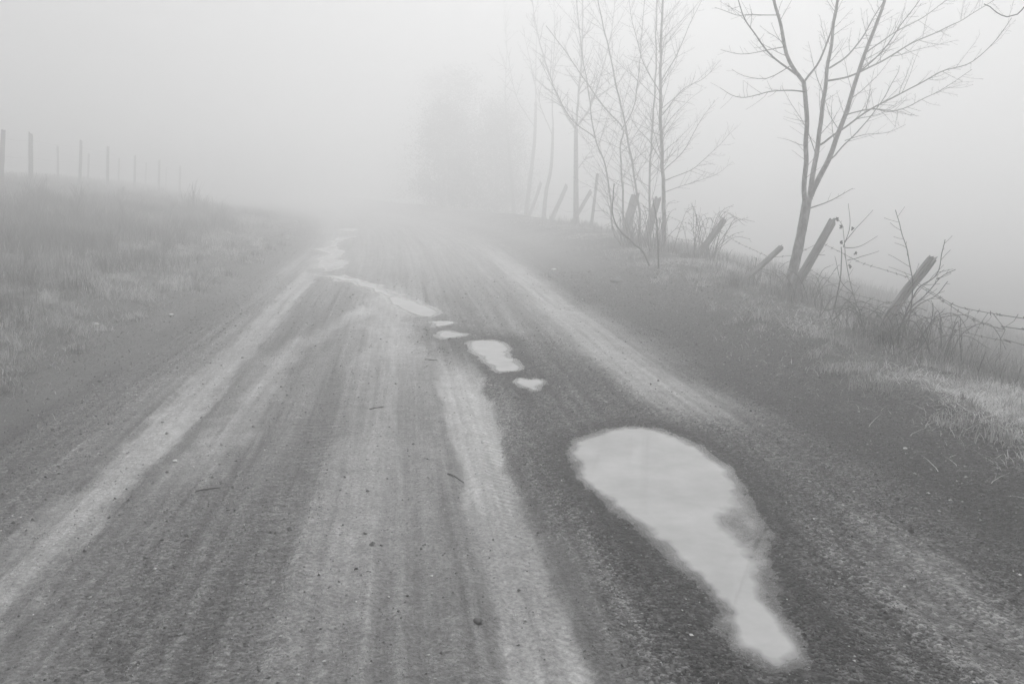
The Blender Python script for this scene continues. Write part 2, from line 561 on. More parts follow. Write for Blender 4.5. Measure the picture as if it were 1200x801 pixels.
    tone = tone * (1 - mud) + (0.345 + 0.07 * n1 + 0.06 * lanes2) * mud
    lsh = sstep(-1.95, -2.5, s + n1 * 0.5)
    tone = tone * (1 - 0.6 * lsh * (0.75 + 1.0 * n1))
    tone = tone * (1 - verge) + (0.065 + 0.06 * n1 + 0.03 * n2) * verge
    cg = band(u4_of(s, y), 0.0, 0.006, 0.014) * T['right'] * sstep(4.6, 3.4, y)
    tone = tone * (1 - 0.35 * cg)
    groove = band(s + 0.02 * np.sin(y * 1.7), -1.10, 0.006, 0.014) * sstep(6.5, 4.5, y)
    tone = tone * (1 - 0.20 * lad * (1 - mud)) * (1 - 0.45 * groove)
    wet = sstep(0.10, -0.02, pmask)
    silt = sstep(0.30, 0.05, pmask + n1 * 0.3) * sstep(8.0, 9.5, y)
    tone = tone * (1 - 0.35 * silt) + 0.26 * 0.35 * silt
    tone = tone * (1 - 0.45 * sstep(0.22, 0.0, pmask) * sstep(9.5, 8, y))
    smooth = np.clip(mud * 1.1 + 0.25 + wet * 0.4 - grav * 0.5, 0, 1) * (1 - verge)
    # tread prints: chevrons in the right-hand track, ladder in the left-middle one, faint ribs elsewhere
    u4 = s - (0.43 + 0.01 * np.sin(y * 0.7))
    treadR = T['right'] * sstep(7.0, 4.0, y)
    treadL = lad
    treadN = band(s + e_small(x, y), -1.02, 0.12, 0.05) * sstep(5.5, 3.5, y) * 0.5 + T['near_right'] * 0.5 + T['centre'] * 0.35 + T['left'] * 0.35
    ph = np.where(treadR > treadL, (y + 1.25 * np.abs(u4)) * 2 * math.pi / 0.06, y * 2 * math.pi / 0.062 + 0.8 * np.sin(x * 40))
    tread = np.clip(np.maximum(np.maximum(treadR * 0.9, treadL), treadN), 0, 1)
    return z.reshape(shp), dict(tone=np.clip(tone, 0.03, 0.6), gravel=grav, smooth=smooth, tread=tread, tphase=ph), grav, verge, mud, pmask

def u4_of(s, y): return s - (0.43 + 0.01 * np.sin(y * 0.7))
def e_small(x, y): return fbm(x * 4 + 7, y * 2, 3) * 0.1

def axis_pos():
    """distances along the road, finest near the camera"""
    ys = [1.4]
    while ys[-1] < 45: ys.append(ys[-1] + max(0.0125, ys[-1] * 0.0056))
    while ys[-1] < 160: ys.append(ys[-1] * 1.06)
    back = [1.4]
    st = 0.05
    while back[-1] > -150:
        back.append(back[-1] - st); st *= 1.16
    return np.array(sorted(set(back[1:])) + ys)

def axis_lat():
    mid = np.linspace(RW_L, RW_R, 280)
    r, st = [RW_R], 1.7 * (mid[1] - mid[0])
    while r[-1] < 160:
        r.append(r[-1] + st)
        if r[-1] > 5.5: st *= 1.07
    l, st = [RW_L], 1.9 * (mid[1] - mid[0])
    while l[-1] > -160:
        l.append(l[-1] - st)
        if l[-1] < -4.5: st *= 1.035 if l[-1] > -12 else 1.08
    return np.array(l[::-1][:-1]), mid, np.array(r[1:])

YS = axis_pos()
L_, M_, R_ = axis_lat()
def sheet(name, lat, label_kind):
    S, Y = np.meshgrid(lat, YS)
    X = S + road_c(Y)
    Z, at_, *_ = land(X, Y, True)
    ny, nx = X.shape
    i = np.arange(ny * nx).reshape(ny, nx)
    q = np.stack([i[:-1, :-1].ravel(), i[:-1, 1:].ravel(), i[1:, 1:].ravel(), i[1:, :-1].ravel()], 1)
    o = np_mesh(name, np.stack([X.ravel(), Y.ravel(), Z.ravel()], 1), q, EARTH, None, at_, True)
    o['kind'] = 'structure'
    return o
tag(sheet('dirt_road', M_, 1), 'rutted muddy gravel road with pale tyre tracks', 'road')
tag(sheet('left_verge', np.append(L_, RW_L), 1), 'grassy bank rising beside the road to a line of posts', 'bank')
tag(sheet('right_verge', np.insert(R_, 0, RW_R), 1), 'gravelly verge falling away to a misty field beyond the leaning fence', 'verge')

def zat(x, y): return float(land(np.array([x], float), np.array([y], float))[0])

# ------------------------------------------------------------------ puddles
for poly, depth, level, label in PUD:
    lo, hi = poly.min(0) - 0.12, poly.max(0) + 0.12
    st = max(0.02, (hi[1] - lo[1]) / 120)
    gx, gy = np.meshgrid(np.arange(lo[0], hi[0] + st, st), np.arange(lo[1], hi[1] + st, st))
    d = sdf(poly, gx.ravel(), gy.ravel()).reshape(gx.shape)
    keep = d < 0.09
    z = land(gx, gy)
    idx = np.arange(gx.size).reshape(gx.shape)
    c = keep[:-1, :-1] & keep[1:, :-1] & keep[:-1, 1:] & keep[1:, 1:]
    q = np.stack([idx[:-1, :-1][c], idx[:-1, 1:][c], idx[1:, 1:][c], idx[1:, :-1][c]], 1)
    used = np.unique(q)
    rm = np.full(gx.size, -1); rm[used] = np.arange(len(used))
    V = np.stack([gx.ravel()[used], gy.ravel()[used], np.full(len(used), level)], 1)
    o = np_mesh('puddle', V, rm[q], WATER, None, {'depth': np.clip(level - z.ravel()[used], 0, 1)}, True)
    tag(o, label, 'puddle', kind='structure')

# ------------------------------------------------------------------ gravel (uncountable)
def stones(name, pts, rad, tone, label, cat):
    n = len(pts)
    base = np.array([(1, 0, 0), (-1, 0, 0), (0, 1, 0), (0, -1, 0), (0, 0, 1), (0, 0, -1)], float)
    tri = np.array([(0, 2, 4), (2, 1, 4), (1, 3, 4), (3, 0, 4), (2, 0, 5), (1, 2, 5), (3, 1, 5), (0, 3, 5)])
    v = base[None] * RNG.uniform(0.6, 1.25, (n, 6, 1)) + RNG.normal(0, 0.16, (n, 6, 3))
    v *= np.array([1, 1, 0.65])
    a = RNG.uniform(0, 2 * math.pi, n)
    c, s = np.cos(a)[:, None], np.sin(a)[:, None]
    x = v[..., 0] * c - v[..., 1] * s
    y = v[..., 0] * s + v[..., 1] * c
    v = np.stack([x, y, v[..., 2]], -1) * rad[:, None, None] + pts[:, None, :]
    f = (tri[None] + 6 * np.arange(n)[:, None, None]).reshape(-1, 3)
    o = np_mesh(name, v.reshape(-1, 3), f, STONE, None, {'tone': np.repeat(tone, 6)}, False)
    tag(o, label, cat, kind='stuff')
    return o

N = 560000
yy = 2.0 * (14 / 2.0) ** RNG.random(N)
xx = RNG.uniform(-3.6, 4.6, N)
zz, at_, grav, verge, mud, pm = land(xx, yy, True)
p = (0.10 + 0.9 * grav ** 1.5) * (1 - 0.93 * mud) * (pm > -0.05) * (1 - 0.35 * verge) * np.where(yy < 4, 0.55, 0.48)
ok = RNG.random(N) < p * 0.62
xx, yy, zz, tn = xx[ok], yy[ok], zz[ok], at_['tone'][ok]
rad = 0.0033 * np.exp(RNG.normal(0, 0.40, len(xx))) * (0.8 + 0.12 * yy)
tone = np.clip(np.maximum(tn, 0.08) * np.exp(RNG.normal(-0.2, 0.65, len(xx))), 0.02, 0.5)
br = RNG.random(len(xx)) < 0.006
tone[br] = 0.55  # glints painted in: a few random stones simply coloured bright
stones('gravel', np.stack([xx, yy, zz + rad * 0.25], 1), rad, tone, 'loose dark gravel and grit scattered over the road and its shoulder', 'gravel')
print('stones', len(xx))

# ------------------------------------------------------------------ grass (uncountable)
def blades(name, x, y, h, lean, wid, tone, label, droop=0.5, wind=0.6):
    n = len(x)
    z = land(x, y)
    a = RNG.normal(wind, 1.6, n)
    d = np.stack([np.cos(a), np.sin(a), np.zeros(n)], 1)
    sa = a + math.pi / 2 + RNG.normal(0, 0.5, n)
    sd_ = np.stack([np.cos(sa), np.sin(sa), np.zeros(n)], 1)
    b = np.stack([x, y, z - 0.01], 1)
    L = (h * lean)[:, None]
    up = np.array([0, 0, 1.0])
    w = wid[:, None]
    m1 = b + d * L * 0.18 + up * (h * 0.5)[:, None]
    m2 = b + d * L * 0.55 + up * (h * 0.85)[:, None]
    tp = b + d * L + up * (h * (1.0 - droop * lean * 0.5))[:, None]
    V = np.stack([b - sd_ * w, b + sd_ * w, m1 - sd_ * w * 0.85, m1 + sd_ * w * 0.85, m2 - sd_ * w * 0.5, m2 + sd_ * w * 0.5, tp], 1)
    k = 7 * np.arange(n)[:, None]
    q = np.concatenate([np.array([[0, 1, 3, 2]]) + k, np.array([[2, 3, 5, 4]]) + k])
    t = np.array([[4, 5, 6]]) + k
    o = np_mesh(name, V.reshape(-1, 3), [q, t], GRASS, None, {'tone': np.repeat(tone, 7)}, False)
    return tag(o, label, 'grass', kind='stuff')

def scatter(n, x0, x1, y0, y1, dens):
    y = y0 * (y1 / y0) ** RNG.random(n)
    x = RNG.uniform(x0, x1, n)
    k = RNG.random(n) < dens(x, y)
    x = np.where(x > RW_R, RW_R + (x - RW_R) * (1 + verge_shift(y) / 2.15), x)
    return x[k] + road_c(y[k]), y[k]

def clump(x, y, f=2.2, o=0): return np.clip(0.5 + 1.9 * fbm(x * f + o, y * f * 0.8 + o, 3), 0, 1)

# short straw on the right brow
x, y = scatter(150000, 3.0, 6.2, 2.6, 30, lambda x, y: (sstep(3.3, 4.0, x + 0.9 * fbm(x * 1.2, y * 0.8, 3)) * sstep(0.25, 0.75, clump(x, y, 1.5)) ** 1.2 + 0.012) * sstep(5.6, 4.6, x))
sz = 0.85 + 0.03 * y
h = RNG.uniform(0.03, 0.09, len(x)) * (0.6 + 0.9 * clump(x, y, 1.4, 5)) * (0.85 + 0.35 * sstep(3.6, 4.4, x))
blades('grass', x, y, h * 0.7, RNG.uniform(0.8, 3.6, len(x)), 0.0024 * sz, np.clip(RNG.normal(0.46, 0.16, len(x)) * (0.55 + 0.8 * clump(x, y, 1.1, 2)), 0.06, 0.65),
       'short dry straw matted on the verge below the leaning fence posts')
print('straw', len(x))
# rank grass on the field side of the fence
x, y = scatter(80000, 3.9, 9, 2.8, 30, lambda x, y: clump(x, y, 1.3, 8) ** 1.2 * sstep(3.9, 4.6, x) * sstep(10, 5.5, x) + 0.05)
h = RNG.uniform(0.10, 0.34, len(x)) * (0.5 + 0.8 * clump(x, y, 1.3, 8))
blades('grass', x, y, h, RNG.uniform(0.2, 0.9, len(x)), 0.0026 * (0.7 + 0.05 * y), np.clip(RNG.normal(0.18, 0.08, len(x)), 0.04, 0.4),
       'rank dull grass on the falling slope beyond the leaning fence')
# trampled dead grass on the left shoulder
x, y = scatter(120000, -5.2, -2.3, 4.5, 34, lambda x, y: sstep(-2.3, -3.6, x + 0.9 * fbm(x * 0.9, y * 0.6, 3)) * clump(x, y, 2.6, 1) ** 1.6 * 0.75 + 0.02)
h = RNG.uniform(0.015, 0.055, len(x)) * (1 + 0.8 * clump(x, y, 1.5, 3) * sstep(-3.0, -4.4, x))
blades('grass', x, y, h, RNG.uniform(0.8, 3.0, len(x)), 0.0026 * (0.7 + 0.05 * y), np.clip(RNG.normal(0.32, 0.12, len(x)), 0.05, 0.55),
       'flattened dead grass and litter along the left edge of the road', wind=-0.5)
# tufted tall grass on the bank foot
x, y = scatter(110000, -9.5, -3.7, 5.5, 42, lambda x, y: sstep(0.40, 0.75, clump(x, y, 0.8, 6)) * sstep(-3.6, -4.6, x) + 0.10 * sstep(-3.8, -5.0, x))
tall = sstep(-4.0, -5.4, x - road_c(y)) * (0.35 + 0.65 * clump(x, y, 0.8, 6))
h = RNG.uniform(0.10, 0.26, len(x)) + RNG.uniform(0.1, 0.32, len(x)) * tall
blades('grass', x, y, h, RNG.uniform(0.1, 0.7, len(x)), 0.0027 * (0.7 + 0.045 * y), np.clip(RNG.normal(0.17, 0.06, len(x)) * (0.35 + 2.4 * clump(x, y, 0.9, 12) ** 2.5) * (1.25 - 0.85 * tall), 0.03, 0.5),
       'tall dull tufts of grass growing up the bank towards the straight posts', wind=-0.3)
# long loose straw lying flat over the verge
x, y = scatter(26000, 2.9, 5.0, 2.6, 18, lambda x, y: sstep(3.4, 4.0, x + 0.9 * fbm(x * 1.2, y * 0.8, 3)) * sstep(0.3, 0.8, clump(x, y, 1.5)) * sstep(5.0, 4.3, x) + 0.02)
h = RNG.uniform(0.015, 0.05, len(x))
blades('grass', x, y, h, RNG.uniform(2.5, 6.5, len(x)), 0.0024 * (0.85 + 0.03 * y), np.clip(RNG.normal(0.55, 0.15, len(x)), 0.15, 0.75),
       'long bleached straw lying flat along the crest of the verge', droop=0.0, wind=1.2)

def tufts(n, x0, x1, y0, y1, hr, tr, label, spread=0.10, per=70, wmul=1.0):
    """grass tussocks: blades fanning out of a common root"""
    cy_ = y0 * (y1 / y0) ** RNG.random(n)
    cx_ = RNG.uniform(x0, x1, n)
    cx_ = np.where(cx_ > RW_R, RW_R + (cx_ - RW_R) * (1 + verge_shift(cy_) / 2.15), cx_) + road_c(cy_)
    size = np.exp(RNG.normal(0, 0.35, n))
    pale = RNG.random(n)
    k = np.repeat(np.arange(n), per)
    a = RNG.uniform(0, 2 * math.pi, len(k))
    rr = np.abs(RNG.normal(0, 1, len(k)))
    x = cx_[k] + np.cos(a) * rr * spread * size[k]
    y = cy_[k] + np.sin(a) * rr * spread * size[k]
    h = RNG.uniform(hr[0], hr[1], len(k)) * size[k] * np.exp(-0.25 * rr)
    tone = np.clip((tr[0] + (tr[1] - tr[0]) * pale[k]) * RNG.uniform(0.6, 1.4, len(k)), 0.03, 0.65)
    return blades('grass', x, y, h, 0.35 + 0.55 * rr * RNG.uniform(0.5, 1.5, len(k)), wmul * 0.0024 * (0.7 + 0.05 * y), tone, label)
tufts(420, -5.6, -2.9, 5.0, 24, (0.05, 0.15), (0.14, 0.70), 'scattered pale and dark grass tussocks between the left rut and the bank', 0.11, 85)
tufts(260, -9.5, -4.6, 6.5, 30, (0.24, 0.52), (0.03, 0.13), 'tall dark tussocks massed on the lower slope of the bank', 0.13, 100)
tufts(170, 3.35, 4.7, 3.0, 16, (0.04, 0.12), (0.25, 0.60), 'small bleached tussocks dotted along the gravelly verge', 0.08, 60)
# thinner grass on the top of the bank
x, y = scatter(50000, -24, -8.0, 9, 60, lambda x, y: 0.25 + 0.75 * clump(x, y, 0.5, 2))
h = RNG.uniform(0.10, 0.30, len(x))
blades('grass', x, y, h, RNG.uniform(0.2, 0.9, len(x)), 0.004 * (0.6 + 0.05 * y), np.clip(RNG.normal(0.2, 0.06, len(x)), 0.05, 0.4),
       'pale hazy grass on the top of the bank around the straight posts')

# ------------------------------------------------------------------ fences
def post(name, parent, base, top, r, seed, split=False, tone=1.0, square=0.35):
    """weathered split post: uneven fluted section, sawn or broken head, sunk into the ground"""
    rg = random.Random(seed)
    ax = top - base
    L = ax.length
    d = ax.normalized()
    a = d.orthogonal().normalized()
    b = d.cross(a)
    sides, rings = 22, 18
    prof = []
    for k in range(sides):
        th = 2 * math.pi * k / sides
        sq = 1.0 / max(abs(math.cos(th)), abs(math.sin(th)))
        prof.append((1 - square + square * sq) * (0.80 + 0.26 * rg.random()))
    if split:
        prof[5] *= 0.45; prof[6] *= 0.8; prof[11] *= 0.6; prof[16] *= 0.7; prof[19] *= 0.55
    V, Q, T = [], [], []
    bow = Vector((rg.uniform(-1, 1), rg.uniform(-1, 1), 0)) * 0.02 * L
    sink = 0.30
    for i in range(rings + 1):
        t = i / rings
        c = base + d * (-sink + (L + sink) * t) + bow * math.sin(math.pi * t)
        rr = r * (1.06 - 0.16 * t)
        for k in range(sides):
            th = 2 * math.pi * k / sides
            e = rr * prof[k] * (1 + 0.16 * (mnoise.noise(Vector((k * 0.9 + seed * 3.3, t * 5.0, seed))) ))
            p = c + (a * math.cos(th) + b * math.sin(th)) * e
            if i == rings: p += d * (rg.uniform(-0.5, 0.35) * r + (0.5 * r * math.sin(th + seed)))
            V.append(p)
    for i in range(rings):
        for k in range(sides):
            k2 = (k + 1) % sides
            Q.append((i * sides + k, i * sides + k2, (i + 1) * sides + k2, (i + 1) * sides + k))
    V.append(top + bow * 0 - d * r * 0.15)
    for k in range(sides): T.append((rings * sides + k, rings * sides + (k + 1) % sides, len(V) - 1))
    # local frame: Z along the post so that the grain follows it
    rot = d.to_track_quat('Z', 'Y')
    inv = rot.inverted()
    loc = [inv @ (p - base) for p in V]
    o = np_mesh(name, np.array([(p.x, p.y, p.z) for p in loc]), [np.array(Q), np.array(T)], WOOD, None, {'tone': [tone] * len(V)}, False)
    o.parent = parent
    o.location = base - parent_world(parent)
    o.rotation_mode = 'QUATERNION'
    o.rotation_quaternion = rot
    return o

def strand(name, parent, pts, r=0.0028, barbs=True, seed=0):
    rg = random.Random(seed)
    mb = MB()
    sp = spline(pts, 0.10)
    mb.tube(sp, [r] * len(sp), 4)
    if barbs:
        acc = 0
        for i in range(1, len(sp)):
            acc += (sp[i] - sp[i - 1]).length
            if acc > 0.13:
                acc = 0
                for _ in range(2):
                    dd = Vector((rg.uniform(-1, 1), rg.uniform(-1, 1), rg.uniform(-1, 1))).normalized() * 0.022
                    mb.tube([sp[i] - dd, sp[i], sp[i] + dd], [r * 0.5, r * 1.5, r * 0.5], 3)
    return mb.build(name, WIRE, parent)

# right-hand fence: derelict, its posts leaning outwards to the field
RF = empty('wire_fence', (4.7, 7.0, zat(4.7, 7.0)))
tag(RF, 'derelict barbed wire fence with leaning weathered posts on the verge', 'fence')
# (base px, top px, Y of base, radius, depth shift of the head)
RPOST = [((1022, 412), (1092, 303), 6.9, 0.050, 0.05, True, 1.35, 'split grey post with a cleft head leaning over the brambles'),
         ((922, 356), (975, 260), 9.7, 0.056, 0.10, False, 1.0, 'dark post leaning against the bare tree trunk'),
         ((862, 346), (915, 290), 10.3, 0.042, 0.2, False, 1.0, 'thin post leaning steeply beside the bare tree'),
         ((812, 318), (849, 257), 13.8, 0.055, 0.1, False, 0.9, 'leaning post tangled in an arching twiggy bush'),
         ((756, 296), (771, 232), 17.5, 0.085, 0.1, False, 0.9, None),
         ((732, 290), (745, 228), 20.0, 0.105, 0.1, False, 0.8, None),
         ((692, 275), (700, 204), 26.5, 0.05, 0.0, False, 0.9, None),
         ((668, 268), (692, 224), 29.0, 0.07, 0.2, False, 0.9, None),
         ((644, 262), (664, 217), 34.0, 0.09, 0.2, False, 0.9, None),
         ((618, 255), (634, 214), 40.0, 0.09, 0.2, False, 0.9, None)]
heads = []
for i, (bp, tp, Y, r, dz, sp_, tn, lb) in enumerate(RPOST):
    b0 = at(*bp, Y)
    b0.z = zat(b0.x, b0.y) - 0.02
    t0 = at(*tp, Y + dz)
    o = post('post', RF, b0, t0, r, 10 + i, sp_, tn)
    if lb: o['label'] = lb
    heads.append((b0, t0))
# an out-of-frame neighbour that carries the wires towards the viewer
b0 = Vector((4.75, 3.2, zat(4.75, 3.2))); t0 = b0 + Vector((0.25, 0.0, 0.95))
post('post', RF, b0, t0, 0.05, 40)
PN = (b0, t0)
def along(h, t): return h[0].lerp(h[1], t)
def near(p): return at(*p)
strand('wire', RF, [along(heads[0], 0.72), at(1115, 356, 6.3), at(1140, 363, 6.0), at(1168, 368, 5.6), at(1200, 373, 5.2), along(PN, 0.9)], seed=1)
strand('wire', RF, [along(heads[0], 0.70), at(1112, 357, 6.35), at(1130, 369, 6.1), at(1152, 379, 5.85), at(1178, 386, 5.5), at(1200, 386, 5.2), along(PN, 0.75)], r=0.0032, seed=2)
strand('wire', RF, [along(heads[0], 0.5), at(1080, 374, 6.6), at(1113, 384, 6.3), at(1150, 394, 5.85), at(1182, 400, 5.4), at(1200, 404, 5.15), along(PN, 0.5)], seed=3)
# snarled loose ends hanging between the strands
strand('loose_wire', RF, [at(1115, 356, 6.3), at(1114, 368, 6.3), at(1116, 382, 6.3)], r=0.0022, barbs=False)
strand('loose_wire', RF, [at(1136, 362, 6.05), at(1133, 374, 6.0), at(1122, 384, 6.1)], r=0.0022, barbs=False)
strand('loose_wire', RF, [at(1162, 366, 5.7), at(1172, 378, 5.6), at(1178, 386, 5.5), at(1172, 398, 5.5), at(1173, 415, 5.5), at(1166, 424, 5.5)], r=0.0022, barbs=False)
strand('loose_wire', RF, [at(1164, 367, 5.65), at(1176, 384, 5.5), at(1188, 376, 5.4), at(1193, 368, 5.3)], r=0.0022, barbs=False)
strand('loose_wire', RF, [at(1158, 366, 5.7), at(1148, 380, 5.8), at(1140, 398, 5.9), at(1134, 408, 5.9)], r=0.0022, barbs=False)
# wires between the posts going away
for i in range(len(heads) - 1):
    for t, sg in ((0.74, 0.05), (0.42, 0.09)):
        a, b = along(heads[i], t), along(heads[i + 1], t)
        m = a.lerp(b, 0.5) - Vector((0, 0, sg + 0.03 * math.sin(i * 2.1)))
        strand('wire', RF, [a, a.lerp(m, 0.55), m, b.lerp(m, 0.55), b], seed=20 + i)

# left-hand fences: plain upright stakes on the bank
LF = empty('wire_fence', (-13.3, 32, zat(-13.3, 32)))
tag(LF, 'row of tall upright stakes fading into fog on the bank', 'fence')
hd = []
for i, (px, lean) in enumerate(((1, 0.10), (36, 0.01), (93, 0.07), (126, 0.0), (157, 0.0), (185, 0.01), (209, 0.02))):
    r0 = ray(px, 212)
    Y = -13.3 / (r0[0] / r0[1])
    b = Vector((-13.3, Y, zat(-13.3, Y)))
    hgt = (1.65, 1.72, 1.8, 1.8, 1.65, 1.7, 1.75)[i]
    t = b + Vector((lean + 0.17, 0, hgt))
    post('post', LF, b, t, 0.074 if i < 2 else 0.058, 60 + i, False, 0.8)
    hd.append((b, t))
for i in range(len(hd) - 1):
    for t in (0.85, 0.5):
        a, b = along(hd[i], t), along(hd[i + 1], t)
        strand('wire', LF, [a, a.lerp(b, 0.5) - Vector((0, 0, 0.04)), b], r=0.0013, seed=70 + i)
LF2 = empty('wire_fence', (-16.5, 42, zat(-16.5, 42)))
tag(LF2, 'fainter second row of shorter stakes behind the upright stakes on the bank', 'fence')
hd = []
for i, px in enumerate((68, 103, 139, 170, 194)):
    r0 = ray(px, 212)
    Y = -16.5 / (r0[0] / r0[1])
    b = Vector((-16.5, Y, zat(-16.5, Y)))
    t = b + Vector((0.16 + 0.03 * (i % 2), 0, 1.5))
    post('post', LF2, b, t, 0.05, 80 + i, False, 0.8)
    hd.append((b, t))
for i in range(len(hd) - 1):
    a, b = along(hd[i], 0.8), along(hd[i + 1], 0.8)
    strand('wire', LF2, [a, a.lerp(b, 0.5) - Vector((0, 0, 0.04)), b], r=0.0013, seed=90 + i)

# ------------------------------------------------------------------ bare trees
def rvec(rg, d, ang):
    """unit vector at angle ang from d with a random azimuth"""
    o = d.orthogonal().normalized()
    p = d.cross(o)
    th = rg.uniform(0, 2 * math.pi)
    return (d * math.cos(ang) + (o * math.cos(th) + p * math.sin(th)) * math.sin(ang)).normalized()

def grow(mb, rg, pts, r0, r1, level, spacing=0.16, ratio=0.42, up=0.35, sides=5, start=0.12, spur=True, tone=1.0, flat=0.0, fat=1.0):
    """tube along pts, then side shoots, then their twigs"""
    n = len(pts)
    rad = [r0 + (r1 - r0) * (i / (n - 1)) ** 0.9 for i in range(n)]
    mb.tube(pts, rad, sides, tone)
    if level == 0: return
    L = sum((pts[i + 1] - pts[i]).length for i in range(n - 1))
    k = max(2, int(L / spacing))
    for j in range(k):
        t = start + (1 - start) * (j + rg.random() * 0.9) / k
        f = min(t, 0.985) * (n - 1)
        i = int(f)
        p = pts[i].lerp(pts[i + 1], f - i)
        d = (pts[i + 1] - pts[i]).normalized()
        ln = L * ratio * rg.uniform(0.35, 1.0) * (1.05 - 0.65 * t)
        if level == 1: ln = min(ln, 0.55)
        if spur and rg.random() < 0.25: ln = rg.uniform(0.02, 0.06)
        ln = max(ln, 0.02)
        v = rvec(rg, d, R(rg.uniform(32, 62)))
        m = max(2, min(9, int(ln / 0.07) + 2))
        q = [p]
        step = ln / (m - 1)
        sag = rg.uniform(-0.15, 0.9)
        for _ in range(m - 1):
            v = (v + Vector((rg.gauss(0, 0.07), rg.gauss(0, 0.07), up * sag * step / max(ln, 0.01) + rg.gauss(0, 0.05)))).normalized()
            q.append(q[-1] + v * step)
        rr = min(rad[i] * 0.6, 0.0028 + 0.0062 * ln) * fat
        grow(mb, rg, q, rr, 0.0017 * fat, level - 1 if ln > 0.09 else 0, spacing * 0.62, ratio * 1.1, up, 4 if level > 1 else 3, 0.15, spur, tone, flat, fat)

def traced(pxs, Y0, dY, wig=None):
    """limb points given where they show, receding or approaching by dY towards the tip"""
    n = len(pxs)
    return [at(p[0], p[1], Y0 + dY * (i / max(1, n - 1)) ** 1.2) for i, p in enumerate(pxs)]

def bare_tree(label, base_px, Y, trunk, limbs, rt, seed, group='bare trees along the fence', crown_level=2, thin=1.0, fat=None):
    fat = fat or Y / 12.5
    """trunk: pixels; limbs: (pixels, depth run, r0, r1, level)"""
    rg = random.Random(seed)
    p0 = at(*base_px, Y)
    g0 = zat(p0.x, p0.y)
    root = empty('bare_tree', (p0.x, p0.y, g0))
    tag(root, label, 'tree', group)
    tk = [Vector((p0.x - 0.01, p0.y, g0 - 0.15)), Vector((p0.x, p0.y, g0 + 0.05))] + [at(*q, Y) for q in trunk]
    tk = [tk[0]] + [q for q in tk[1:] if q.z > g0 + 0.02]
    sp = spline(tk, 0.07)
    n = len(sp)
    mb = MB()
    rad = [rt[0] + (rt[1] - rt[0]) * (i / (n - 1)) for i in range(n)]
    for i in range(min(6, n)): rad[i] *= 1 + 0.55 * (1 - i / 6) ** 2
    rad = [q * (1 + 0.11 * mnoise.noise(Vector((i * 0.5, seed, 0)))) for i, q in enumerate(rad)]
    mb.tube(sp, rad, 12)
    mb.build('trunk', BARK, root)
    crown = MB()
    for li, L in enumerate(limbs):
        pxs, dY, r0, r1, lv = L[:5]
        Yb = L[5] if len(L) > 5 else Y
        q = spline(traced(pxs, Yb, dY), 0.07)
        q = [q[0]] + [w + Vector((mnoise.noise(w * 3.1), mnoise.noise(w * 3.1 + Vector((9, 0, 0))), mnoise.noise(w * 2.7 + Vector((0, 7, 0))))) * 0.018 for w in q[1:]]
        if r0 > 0.016:
            limb = MB()
            m = len(q)
            limb.tube(q, [r0 + (r1 - r0) * (i / (m - 1)) for i in range(m)], 9)
            limb.build('limb', BARK, root)
            # shoots of the limb belong to the crown
            tmp = MB()
            grow(tmp, rg, q, r0 * 0.5, r1 * 0.5, lv, 0.19 * thin, 0.36, 0.55, 3, 0.18, fat=fat)
            # drop the limb's own inner tube (first rings) and keep the shoots
            skip = m * 3 + 1
            off = len(crown.v) - skip
            crown.v += tmp.v[skip:]; crown.tone += tmp.tone[skip:]
            crown.q += [tuple(z + off for z in f) for f in tmp.q if min(f) >= skip]
            crown.t += [tuple(z + off for z in f) for f in tmp.t if min(f) >= skip]
        else:
            grow(crown, rg, q, r0, r1, lv, 0.14 * thin, 0.32, 0.45, 5, 0.2, fat=fat)
    crown.build('crown', TWIG, root)
    return root

